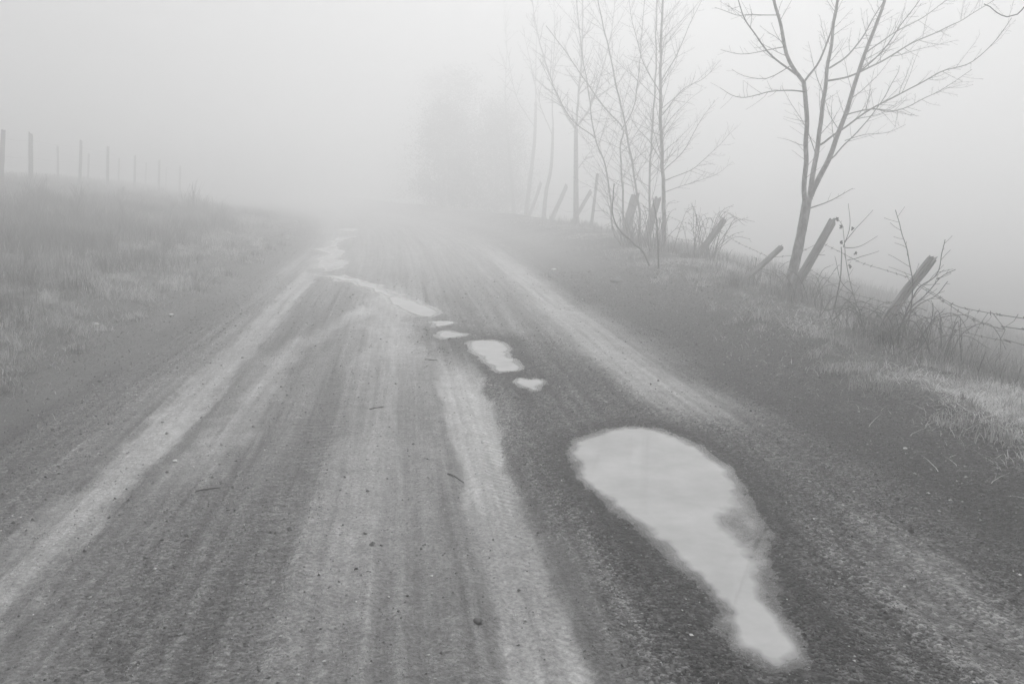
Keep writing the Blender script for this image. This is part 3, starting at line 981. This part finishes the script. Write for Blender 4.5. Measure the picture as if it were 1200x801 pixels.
bare_tree('bare tree with three slender main stems beside a leaning post', (921, 352), 9.5,
    [(926, 330), (935, 292), (942, 256), (946, 232)],
    [([(944, 240), (943, 215), (945, 180), (945, 145), (942, 97)], -0.25, 0.031, 0.025, 1),
     ([(942, 97), (925, 72), (918, 45), (910, 15), (904, -20), (896, -70)], -0.35, 0.023, 0.011, 2, 9.25),
     ([(936, 90), (905, 66), (885, 40), (872, 20), (865, 0), (856, -30)], -0.5, 0.0125, 0.004, 2, 9.25),
     ([(942, 97), (958, 76), (971, 47), (978, 20), (983, -12), (986, -50)], -0.1, 0.0135, 0.006, 2, 9.25),
     ([(949, 234), (953, 205), (958, 170), (963, 130), (968, 90), (972, 65), (977, 30), (981, 0), (986, -60)], 0.35, 0.033, 0.012, 2),
     ([(972, 80), (990, 68), (1010, 45), (1025, 20), (1037, 0), (1052, -30)], 0.6, 0.012, 0.004, 2, 9.7),
     ([(950, 230), (964, 200), (975, 175), (990, 135), (1003, 95), (1018, 50), (1030, 20), (1037, 0), (1054, -60)], -0.15, 0.034, 0.013, 2),
     ([(959, 171), (990, 150), (1020, 128), (1060, 108), (1100, 85), (1140, 72), (1165, 50), (1185, 22)], -0.9, 0.013, 0.003, 2, 9.65),
     ([(969, 95), (1000, 88), (1040, 68), (1080, 45), (1120, 28), (1165, 0)], 0.7, 0.013, 0.004, 2, 9.7),
     ([(974, 186), (1000, 160), (1025, 130), (1050, 90), (1054, 78)], 0.5, 0.010, 0.003, 1, 9.48),
     ([(991, 135), (1020, 128), (1050, 130), (1090, 112), (1140, 82)], 0.4, 0.008, 0.003, 2, 9.4),
     ([(1007, 85), (1030, 65), (1055, 30), (1078, 0)], -0.4, 0.009, 0.004, 2, 9.4),
     ([(1015, 62), (1050, 38), (1080, 22), (1115, -4)], 0.3, 0.008, 0.003, 2, 9.4),
     ([(943, 108), (915, 107), (885, 112), (862, 113), (843, 104)], -0.6, 0.009, 0.002, 1, 9.25),
     ([(925, 78), (898, 92), (872, 88), (858, 81)], 0.4, 0.006, 0.002, 1, 9.2),
     ([(920, 55), (895, 60), (868, 64), (845, 58)], 0.2, 0.006, 0.002, 1, 9.2),
     ([(914, 18), (880, 17), (862, 17), (838, 9)], -0.3, 0.006, 0.002, 1, 9.2),
     ([(949, 244), (975, 235), (1000, 221)], -0.2, 0.009, 0.003, 1),
     ([(945, 143), (930, 140), (919, 137)], 0.2, 0.004, 0.001, 0, 9.3),
     ([(944, 171), (926, 164), (911, 161)], -0.2, 0.004, 0.001, 0, 9.4),
     ([(990, 165), (1012, 158), (1040, 155), (1060, 146)], 0.2, 0.005, 0.002, 1, 9.6)],
    (0.065, 0.056), 3, fat=0.75, thin=0.62)

bare_tree('straight single-stemmed bare tree rising from the thicket of twigs', (777, 318), 15.6,
    [(778, 290), (778, 262)],
    [([(778, 262), (777, 215), (776, 190), (774, 130), (774, 60), (777, 0), (779, -70)], 0.3, 0.042, 0.014, 2),
     ([(778, 200), (800, 178), (822, 140), (838, 118)], -0.5, 0.010, 0.003, 2, 15.70),
     ([(778, 212), (812, 198), (840, 172), (862, 150)], 0.6, 0.010, 0.003, 2, 15.70),
     ([(776, 135), (800, 105), (825, 92), (845, 70)], 0.4, 0.011, 0.003, 2, 15.70),
     ([(775, 95), (795, 60), (810, 25), (828, -10)], -0.4, 0.010, 0.003, 2, 15.70),
     ([(776, 190), (760, 165), (745, 148), (736, 130)], 0.3, 0.010, 0.003, 2, 15.70),
     ([(774, 110), (755, 75), (742, 30), (735, -10)], 0.6, 0.011, 0.003, 2, 15.70),
     ([(777, 225), (810, 215), (838, 205), (858, 190)], -0.6, 0.008, 0.002, 2, 15.70)],
    (0.060, 0.050), 21, thin=0.55, fat=0.85)
bare_tree('clump-forming bare tree with several stems splaying towards the road', (746, 308), 17.0,
    [(748, 296)],
    [([(748, 300), (760, 262), (761, 215), (764, 160), (768, 90), (769, 30), (771, -40)], 0.5, 0.026, 0.010, 2),
     ([(747, 300), (750, 260), (746, 225), (736, 165), (722, 100), (706, 25), (694, -30)], -0.6, 0.027, 0.009, 2),
     ([(745, 302), (732, 270), (730, 230), (727, 175), (729, 150), (705, 122), (672, 74), (640, 30)], 0.4, 0.025, 0.007, 2),
     ([(744, 303), (720, 275), (716, 235), (709, 192), (697, 162), (690, 110), (680, 50), (676, 0)], -0.3, 0.022, 0.007, 2),
     ([(728, 152), (742, 128), (748, 90), (752, 40), (756, -10)], 0.5, 0.013, 0.006, 2, 17.10),
     ([(697, 162), (670, 140), (650, 105), (632, 70)], -0.5, 0.011, 0.003, 2, 16.70)],
    (0.085, 0.075), 33, thin=0.6, fat=0.9)
bare_tree('misty forked bare tree standing behind two crossed leaning posts', (675, 278), 27.0,
    [(675, 240), (675, 200), (675, 150)],
    [([(675, 152), (660, 128), (645, 90), (630, 40), (622, -10)], 0.6, 0.036, 0.012, 2),
     ([(675, 152), (678, 110), (682, 60), (683, 0), (684, -60)], -0.4, 0.040, 0.015, 2),
     ([(675, 150), (692, 125), (705, 85), (716, 40), (722, -10)], 0.5, 0.034, 0.012, 2),
     ([(676, 200), (690, 180), (708, 162)], 0.4, 0.012, 0.004, 2)],
    (0.105, 0.065), 44, thin=1.0)
bare_tree('slim bare pole-like tree dissolving in fog beyond the forked tree', (637, 264), 34.0,
    [(640, 225), (646, 195), (648, 150)],
    [([(648, 150), (647, 100), (650, 40), (648, -20)], 0.5, 0.030, 0.012, 2),
     ([(648, 160), (632, 120), (622, 75), (612, 30)], -0.5, 0.020, 0.008, 2)],
    (0.10, 0.05), 55, thin=1.3)
bare_tree('very faint bare tree at the edge of the dark evergreen shape', (616, 258), 39.0,
    [(620, 220), (626, 170), (628, 120)],
    [([(628, 120), (628, 70), (631, 0)], 0.5, 0.035, 0.015, 2),
     ([(627, 150), (606, 115), (596, 70), (590, 20)], -0.5, 0.025, 0.010, 2)],
    (0.12, 0.06), 66, thin=1.5)
bare_tree('faintest bare tree with a leaning stem beside the dark evergreen shape', (603, 256), 43.0,
    [(600, 215), (595, 160)],
    [([(595, 160), (592, 110), (594, 50), (590, 0)], 0.5, 0.035, 0.015, 2)],
    (0.12, 0.07), 77, thin=1.6)

# a tree just outside the frame whose low branch reaches into the corner
def corner_tree():
    rg = random.Random(91)
    bx, by = 5.35, 4.6
    g0 = zat(bx, by)
    root = empty('bare_tree', (bx, by, g0))
    tag(root, 'bare tree reaching one drooping twig into the upper right corner', 'tree', 'bare trees along the fence')
    tk = [Vector((bx, by, g0 - 0.2)), Vector((bx + 0.02, by, g0 + 0.8)), Vector((bx + 0.1, by + 0.05, g0 + 2.0)), Vector((bx + 0.15, by, g0 + 3.4)), Vector((bx + 0.2, by + 0.1, g0 + 5.0))]
    sp = spline(tk, 0.1)
    mb = MB()
    mb.tube(sp, [0.075 - 0.05 * i / len(sp) for i in range(len(sp))], 10)
    mb.build('trunk', BARK, root)
    c = MB()
    q0 = Vector((bx + 0.10, by, g0 + 2.15)); q1 = at(1215, -14, 4.9)
    grow(c, rg, spline([q0, q0.lerp(q1, 0.3) + Vector((0, 0.05, -0.04)), q0.lerp(q1, 0.65) + Vector((0, -0.04, 0.08)), q1, at(1190, -3, 4.95), at(1168, -14, 5.05), at(1150, -40, 5.1)], 0.05), 0.020, 0.004, 0, 0.2, 0.2)
    for t_ in (0.35, 0.55, 0.72):
        q = q0.lerp(q1, t_) + Vector((0, 0, 0.06))
        grow(c, rg, spline([q, q + Vector((-0.08, 0.15, 0.22)), q + Vector((-0.22, 0.22, 0.55))], 0.05), 0.006, 0.002, 1, 0.12, 0.3)
    grow(c, rg, spline([at(1217, -12, 4.9), at(1202, 6, 4.9), at(1192, 17, 4.92), at(1180, 20, 4.95), at(1168, 15, 5.0), at(1160, 8, 5.0), at(1153, 5, 5.0)], 0.03), 0.0045, 0.0028, 0, 0.3, 0.1)
    for k in range(5):
        a = rg.uniform(0, 2 * math.pi)
        s = sp[int((0.5 + 0.09 * k) * len(sp))]
        d = Vector((math.cos(a) if k else 1, math.sin(a), 0.9))
        if d.x < 0.1: d.x = 0.4
        q = spline([s, s + d * 0.5, s + d * 1.0 + Vector((0, 0, 0.15)), s + d * 1.5 + Vector((0, 0, 0.4))], 0.08)
        grow(c, rg, q, 0.016, 0.004, 2, 0.25, 0.35, 0.4)
    c.build('crown', TWIG, root)
corner_tree()

# ------------------------------------------------------------------ far evergreens: the dark shape where the road bends
def evergreen(x, y, h, w, label, seed):
    rg = np.random.default_rng(seed)
    g0 = zat(x, y)
    root = empty('evergreen_tree', (x, y, g0))
    tag(root, label, 'tree', 'evergreens at the road bend')
    mb = MB()
    sp = spline([Vector((x, y, g0 - 0.2)), Vector((x + 0.1, y, g0 + h * 0.3)), Vector((x, y + 0.1, g0 + h * 0.75))], 0.3)
    mb.tube(sp, [0.20 - 0.13 * i / len(sp) for i in range(len(sp))], 9)
    for k in range(9):
        s = sp[int(len(sp) * (0.2 + 0.08 * k))]
        a = k * 2.4
        mb.tube([s, s + Vector((math.cos(a), math.sin(a), 0.35)) * w * 0.25, s + Vector((math.cos(a), math.sin(a), 0.6)) * w * 0.42], [0.06, 0.04, 0.015], 6)
    mb.build('trunk', BARK, root)
    # leaf clumps: many small pointed faces round a few dozen bough ends
    nb = 110
    t = rg.random(nb) ** 1.2
    hh = h * (0.06 + 0.96 * t)
    env = w * 0.5 * np.clip(1.05 - 0.75 * t ** 1.4, 0.15, 1) * rg.uniform(0.6, 1.3, nb)
    a = rg.uniform(0, 2 * np.pi, nb)
    rr = env * np.sqrt(rg.random(nb)) * 1.15
    bc = np.stack([x + rr * np.cos(a), y + rr * np.sin(a), g0 + hh], 1)
    per = 150
    c = np.repeat(bc, per, 0) + rg.normal(0, 1, (nb * per, 3)) * np.array([0.42, 0.42, 0.34]) * (w / 4)
    n = len(c)
    u = rg.normal(0, 1, (n, 3)); u /= np.linalg.norm(u, axis=1, keepdims=True)
    v = np.cross(u, rg.normal(0, 1, (n, 3))); v /= np.linalg.norm(v, axis=1, keepdims=True)
    s = rg.uniform(0.025, 0.075, n)[:, None]
    V = np.stack([c - u * s, c + v * s * 0.5, c + u * s, c - v * s * 0.5], 1).reshape(-1, 3)
    q = np.arange(4 * n).reshape(-1, 4)
    np_mesh('crown', V, q, LEAF, root, {'tone': np.repeat(rg.uniform(0.5, 1.4, n), 4)})
for k, (x_, y_, h_, w_, lb) in enumerate((
        (2.5, 47.0, 5.6, 3.4, 'low dark fog-veiled evergreen nearest the road where it bends'),
        (3.9, 50.0, 8.2, 4.0, 'tallest evergreen shape behind the low one in thick fog'),
        (5.7, 48.0, 6.4, 4.0, 'rounded evergreen beside the faint bare trees in thick fog'),
        (2.7, 57.0, 8.8, 4.6, 'barely visible evergreen farthest back at the road bend'),
        (7.1, 54.0, 8.0, 4.6, 'faint evergreen half hidden behind the pole-like bare tree'))):
    evergreen(x_, y_, h_, w_, lb, k + 1)

# ------------------------------------------------------------------ brambles, weeds, bushes
def thing(name, label, cat, x, y, group=None):
    o = empty(name, (x, y, zat(x, y)))
    return tag(o, label, cat, group)

def cane(parent, pts, r0, r1, rg, level=1, name='cane', spacing=0.10, ratio=0.28, mat=None, leaves=0):
    mb = MB()
    q = spline(pts, 0.035)
    q = [q[0]] + [w + Vector((mnoise.noise(w * 6), mnoise.noise(w * 6 + Vector((5, 0, 0))), mnoise.noise(w * 6 + Vector((0, 5, 0))))) * 0.010 for w in q[1:]]
    grow(mb, rg, q, r0 * 1.5, r1 * 1.6, level, spacing, ratio, 0.4, 5, 0.25)
    for _ in range(leaves):
        i = rg.randrange(int(len(q) * 0.35), len(q))
        d = rvec(rg, Vector((0, 0, -1)), R(60))
        mb.leaf(q[i], d, d.orthogonal().normalized(), rg.uniform(0.03, 0.06), rg.uniform(0.008, 0.016), 0.8)
    return mb.build(name, mat or BRAMBLE, parent)

def gp(px, py, Y):
    """ground point below a pixel column at distance Y"""
    p = at(px, py, Y)
    p.z = zat(p.x, p.y) - 0.02
    return p

# bramble at the cleft post
rg = random.Random(5)
b = gp(1052, 412, 6.75)
BR = thing('bramble', 'tangled leafless bramble growing round the split leaning post', 'bramble', b.x, b.y)
cane(BR, [gp(1058, 412, 6.85), at(1066, 372, 6.9), at(1069, 330, 6.9), at(1063, 295, 6.9), at(1049, 246, 6.85)], 0.0050, 0.0018, rg, 1)
cane(BR, [gp(1046, 414, 6.7), at(1056, 380, 6.6), at(1075, 340, 6.6), at(1098, 320, 6.6), at(1107, 280, 6.6)], 0.0055, 0.002, rg, 1)
cane(BR, [gp(1050, 414, 6.7), at(1062, 368, 6.5), at(1085, 345, 6.5), at(1102, 325, 6.4), at(1120, 315, 6.4)], 0.0045, 0.002, rg, 1, leaves=2)
cane(BR, [gp(1052, 414, 6.6), at(1068, 365, 6.6), at(1095, 347, 6.6), at(1110, 330, 6.6)], 0.0045, 0.002, rg, 1, leaves=3)
cane(BR, [gp(1056, 416, 6.5), at(1075, 400, 6.4), at(1092, 375, 6.3), at(1104, 365, 6.3)], 0.0045, 0.002, rg, 1)
cane(BR, [gp(1060, 418, 6.4), at(1082, 402, 6.3), at(1092, 370, 6.3), at(1093, 355, 6.3)], 0.004, 0.002, rg, 1)
cane(BR, [gp(1093, 424, 6.2), at(1084, 398, 6.3), at(1072, 378, 6.4), at(1058, 378, 6.5), at(1040, 388, 6.6)], 0.005, 0.002, rg, 1)
for k in range(52):
    bx = b.x + rg.uniform(-0.30, 0.38); by = b.y + rg.uniform(-0.45, 0.35)
    a = rg.uniform(0, 2 * math.pi); ln = rg.uniform(0.25, 0.6); hg = rg.uniform(0.15, 0.42)
    p0 = Vector((bx, by, zat(bx, by) - 0.02))
    dx = Vector((math.cos(a), math.sin(a), 0))
    cane(BR, [p0, p0 + dx * ln * 0.3 + Vector((0, 0, hg * 0.8)), p0 + dx * ln * 0.7 + Vector((0, 0, hg)), p0 + dx * ln + Vector((0, 0, hg * rg.uniform(0.35, 0.95)))],
         rg.uniform(0.0025, 0.0045), 0.0015, rg, 1, spacing=0.13, leaves=rg.choice((0, 0, 1)))

# dry seed-headed weed between the tree and the cleft post
def seed_head(mb, p, r, rg):
    for _ in range(14):
        d = rvec(rg, Vector((0, 0, 1)), rg.uniform(0, math.pi))
        mb.leaf(p, d, d.orthogonal().normalized(), r * rg.uniform(0.7, 1.2), r * 0.4, 0.7)
rg = random.Random(15)
b = gp(1024, 408, 7.3)
WD = thing('dry_weed', 'arching dry weed stalk with dark seed heads beside the split post', 'weed', b.x, b.y)
mb = MB()
main = spline([b, at(1010, 370, 7.3), at(1000, 345, 7.3), at(992, 310, 7.3), at(989, 280, 7.3), at(987, 264, 7.3), at(981, 256, 7.3)], 0.03)
grow(mb, rg, main, 0.0055, 0.0022, 1, 0.12, 0.10, 0.2, 5, 0.3)
mb.build('stalk', TWIG, WD)
for tip in ([(988, 290), (996, 266), (994, 238)], [(990, 284), (1008, 262), (1023, 246)], [(990, 290), (1008, 288), (1029, 276)], [(993, 305), (1012, 300), (1030, 294)], [(1000, 345), (986, 330), (978, 300)]):
    cane(WD, [at(p[0], p[1], 7.3 + 0.08 * i) for i, p in enumerate(tip)], 0.0028, 0.0012, rg, 0, 'side_shoot')
for p in ((981, 257), (985, 266), (999, 268), (1002, 297), (986, 284), (996, 312)):
    h_ = MB(); seed_head(h_, at(*p, 7.3), 0.022, rg); h_.build('seed_head', TWIG, WD)
b = gp(972, 384, 8.1)
WD = thing('dry_weed', 'plain bent weed stalk standing midway between bare tree and bramble', 'weed', b.x, b.y)
cane(WD, [b, at(978, 360, 8.1), at(984, 330, 8.1), at(986, 305, 8.1), at(985, 290, 8.1)], 0.006, 0.003, rg, 0, 'stalk')
for tip in ([(975, 372), (1000, 345), (1008, 335)], [(972, 376), (955, 355), (975, 320), (984, 310)], [(970, 380), (990, 358), (1002, 340)]):
    cane(WD, [at(p[0], p[1], 8.1 + 0.1 * i) for i, p in enumerate(tip)], 0.0035, 0.0015, rg, 1, 'side_shoot')

# curled dead fern
rg = random.Random(25)
b = gp(1030, 408, 6.9)
FN = thing('dead_fern', 'drooping dead fern frond at the foot of the split post', 'fern', b.x, b.y)
fr = spline([b, at(1028, 385, 6.9), at(1018, 372, 6.9), at(1006, 374, 6.9), at(998, 386, 6.9)], 0.02)
mb = MB(); mb.tube(fr, [0.003] * len(fr), 5); mb.build('stem', TWIG, FN)
mb = MB()
for i in range(6, len(fr), 2):
    for s in (-1, 1):
        d = (Vector((0.25 * s, -0.2, -1))).normalized()
        ln = 0.11 * math.sin(math.pi * min(0.95, (i / len(fr)))) + 0.02
        mb.leaf(fr[i], d, Vector((0, -1, 0.2)).normalized(), ln, 0.007, 0.8)
mb.build('frond', TWIG, FN)

# dry stalks in the rank grass below the wires
rg = random.Random(35)
for (px, py, top, Y, lab) in ((1103, 440, (1113, 403), 5.9, 'thin dry stalk in the rank grass below the snarled wires'),
                              (1143, 452, (1155, 412), 5.6, 'thick forked dry stalk in the rank grass below the wires'),
                              (1128, 440, (1126, 392), 6.1, 'pale slender stalk rising between two dry stalks')):
    b = gp(px, py, Y)
    o = thing('dry_stalk', lab, 'weed', b.x, b.y)
    tpt = at(*top, Y)
    cane(o, [b, b.lerp(tpt, 0.5) + Vector((-0.01, 0, 0)), tpt], 0.0045, 0.002, rg, 1, 'stalk', 0.09, 0.25)

# arching bushes
def bush(label, cx, cy, n, hmax, spread, seed, r=0.004, level=2):
    rg = random.Random(seed)
    o = thing('twiggy_bush', label, 'bush', cx, cy, 'twiggy bushes along the fence')
    for k in range(n):
        a = rg.uniform(0, 2 * math.pi)
        bx, by = cx + rg.gauss(0, 0.14), cy + rg.gauss(0, 0.14)
        p0 = Vector((bx, by, zat(bx, by) - 0.02))
        d = Vector((math.cos(a), math.sin(a), 0))
        h = hmax * rg.uniform(0.45, 1.0); s = spread * rg.uniform(0.3, 1.0)
        cane(o, [p0, p0 + d * s * 0.25 + Vector((0, 0, h * 0.5)), p0 + d * s * 0.6 + Vector((0, 0, h * 0.92)), p0 + d * s + Vector((0, 0, h * rg.uniform(0.75, 1.1)))],
             r * rg.uniform(0.8, 1.4), 0.0018, rg, level, 'branch', 0.17, 0.33)
    return o
p = at(822, 312, 14.0); bush('arching twiggy bush round the post tangled in it', p.x, p.y, 28, 1.0, 0.85, 1)
p = at(768, 310, 15.2); bush('dense dark twigs at the foot of the straight bare tree', p.x, p.y, 28, 1.05, 0.6, 2)
p = at(735, 300, 16.8); bush('low twigs at the foot of the clump-forming bare tree', p.x, p.y, 24, 0.85, 0.7, 3)
p = at(932, 352, 9.8); bush('thin leafless shrub at the foot of the three-stemmed tree', p.x, p.y, 12, 0.6, 0.45, 4, 0.003, 1)
p = at(953, 362, 9.2); bush('sparse pale twigs between the dark leaning post and weed stalk', p.x, p.y, 7, 0.5, 0.6, 5, 0.0028, 1)
# the darker sapling in front of the thicket
rg = random.Random(45)
b = gp(772, 318, 12.5)
SP = thing('sapling', 'dark bent sapling in front of the straight bare tree', 'sapling', b.x, b.y)
cane(SP, [b, at(771, 285, 12.5), at(769, 255, 12.5), at(765, 232, 12.5)], 0.012, 0.005, rg, 1, 'stem', 0.15, 0.22)
b = gp(762, 316, 12.9)
SP = thing('sapling', 'dark sapling curving down across the thicket towards the road', 'sapling', b.x, b.y)
cane(SP, [b, at(755, 297, 12.9), at(742, 284, 12.9), at(725, 268, 12.9), at(718, 248, 12.9), at(720, 215, 12.9)], 0.012, 0.005, rg, 1, 'stem', 0.2, 0.25)

# dead grass grown up round the feet of posts and trees
feet = [(h_[0].x, h_[0].y) for h_ in heads[:7]] + [(o.location.x, o.location.y) for o in COL.objects if o.name.startswith('bare_tree') and o.location.y < 20]
fx, fy = [], []
for qx, qy in feet:
    for _ in range(7):
        fx.append(qx + random.gauss(0, 0.10)); fy.append(qy - 0.05 + random.gauss(0, 0.10))
k = np.repeat(np.arange(len(fx)), 45)
x = np.array(fx)[k] + RNG.normal(0, 0.06, len(k)); y = np.array(fy)[k] + RNG.normal(0, 0.06, len(k))
blades('grass', x, y, RNG.uniform(0.06, 0.26, len(k)), RNG.uniform(0.2, 1.3, len(k)), 0.0024 * (0.7 + 0.05 * y), np.clip(RNG.normal(0.20, 0.10, len(k)), 0.05, 0.5),
       'dead grass grown up round the feet of the leaning posts and bare trees')
p = at(1000, 398, 7.5); bush('low dark bramble tangle below the dry weed stalks', p.x, p.y, 16, 0.32, 0.5, 6, 0.003, 1)
p = at(890, 350, 10.3); bush('wispy twigs between the thin leaning post and the three-stemmed tree', p.x, p.y, 9, 0.45, 0.4, 7, 0.0028, 1)

# ------------------------------------------------------------------ small countable bits on the road
def twig(px, py, ln, ang, label, seed):
    x, y = px_ground(px, py)
    rg = random.Random(seed)
    o = thing('fallen_twig', label, 'twig', x, y)
    d = Vector((math.cos(ang), math.sin(ang), 0)) * ln
    z = Vector((0, 0, zat(x, y) + 0.005))
    a = Vector((x, y, 0)) - d * 0.5
    pts = [a, a + d * 0.35 + Vector((0.004, 0.01, 0)), a + d * 0.7 + Vector((0, -0.004, 0)), a + d]
    pts = [Vector((q.x, q.y, zat(q.x, q.y) + 0.004)) for q in pts]
    mb = MB()
    mb.tube(spline(pts, 0.02), [0.0045 - 0.0015 * i / 12 for i in range(len(spline(pts, 0.02)))], 6)
    mb.build('stem', TWIG, o)
    mb = MB()
    q = pts[1]
    mb.tube([q, q + Vector((d.y, -d.x, 0)).normalized() * 0.03 + d * 0.12 + Vector((0, 0, 0.006))], [0.003, 0.0015], 5)
    mb.build('side_twig', TWIG, o)
twig(534, 558, 0.13, -0.9, 'dark twig lying on the mud beside the chevron tyre track', 1)
twig(505, 420, 0.11, 0.1, 'short dark twig on the smooth mud before the small puddles', 2)
twig(441, 477, 0.10, 0.3, 'tiny twig on the pale mud left of the chevron track', 3)
twig(244, 574, 0.12, 0.4, 'crumb-like twig beside a fine straight groove in the mud', 4)

def pebble(px, py, r, tone, label, seed, ground=None):
    x, y = ground or px_ground(px, py)
    rg = random.Random(seed)
    bm = bmesh.new()
    bmesh.ops.create_icosphere(bm, subdivisions=2, radius=1)
    for v in bm.verts:
        v.co *= 1 + 0.22 * mnoise.noise(v.co * 1.3 + Vector((seed * 5, 0, 0)))
        v.co = Vector((v.co.x * r * 1.3, v.co.y * r, v.co.z * r * 0.6))
    V = np.array([v.co for v in bm.verts]); F = np.array([[v.index for v in f.verts] for f in bm.faces])
    bm.free()
    o = np_mesh('pebble', V, F, STONE, None, {'tone': [tone] * len(V)}, True)
    o.location = (x, y, zat(x, y) + r * 0.25)
    o.rotation_euler = (0, 0, rg.uniform(0, 6))
    tag(o, label, 'pebble')
pebble(649, 317, 0.045, 0.62, 'flat white stone at the road edge before the bare trees', 1)
pebble(722, 333, 0.07, 0.10, 'dark lump of stone on the verge edge below the thicket', 2)
pebble(140, 366, 0.03, 0.6, 'small white stone at the foot of the left grass', 3, (-3.35, 9.2))
pebble(203, 357, 0.03, 0.5, 'pale stone on the left road edge near the grass', 4, (-2.75, 9.9))
pebble(1060, 531, 0.012, 0.6, 'tiny white stone on the dark gravel shoulder', 5)
pebble(205, 541, 0.014, 0.45, 'pale pebble on the dark strip outside the left rut', 6)
pebble(560, 731, 0.016, 0.05, 'dark clod of earth beside the chevron tyre track', 7)

# ------------------------------------------------------------------ fog
def fog():
    x0, x1, y0, y1, z0, z1 = -215.0, 190.0, -165.0, 185.0, -9.5, 10.5
    V = np.array([(x, y, z) for z in (z0, z1) for x, y in ((x0, y0), (x1, y0), (x1, y1), (x0, y1))])
    Q = np.array([(3, 2, 1, 0), (4, 5, 6, 7), (0, 1, 5, 4), (1, 2, 6, 5), (2, 3, 7, 6), (3, 0, 4, 7)])
    m = bpy.data.materials.new('fog')
    m.use_nodes = True
    n = m.node_tree
    n.nodes.clear()
    out = n.nodes.new('ShaderNodeOutputMaterial')
    v = n.nodes.new('ShaderNodeVolumePrincipled')
    v.inputs['Color'].default_value = (0.97, 0.97, 0.97, 1)
    v.inputs['Density'].default_value = 0.051
    v.inputs['Anisotropy'].default_value = 0.6
    n.links.new(v.outputs[0], out.inputs['Volume'])
    o = np_mesh('haze', V, Q, m)
    tag(o, 'pale dense fog filling the whole scene', 'fog', kind='stuff')
fog()
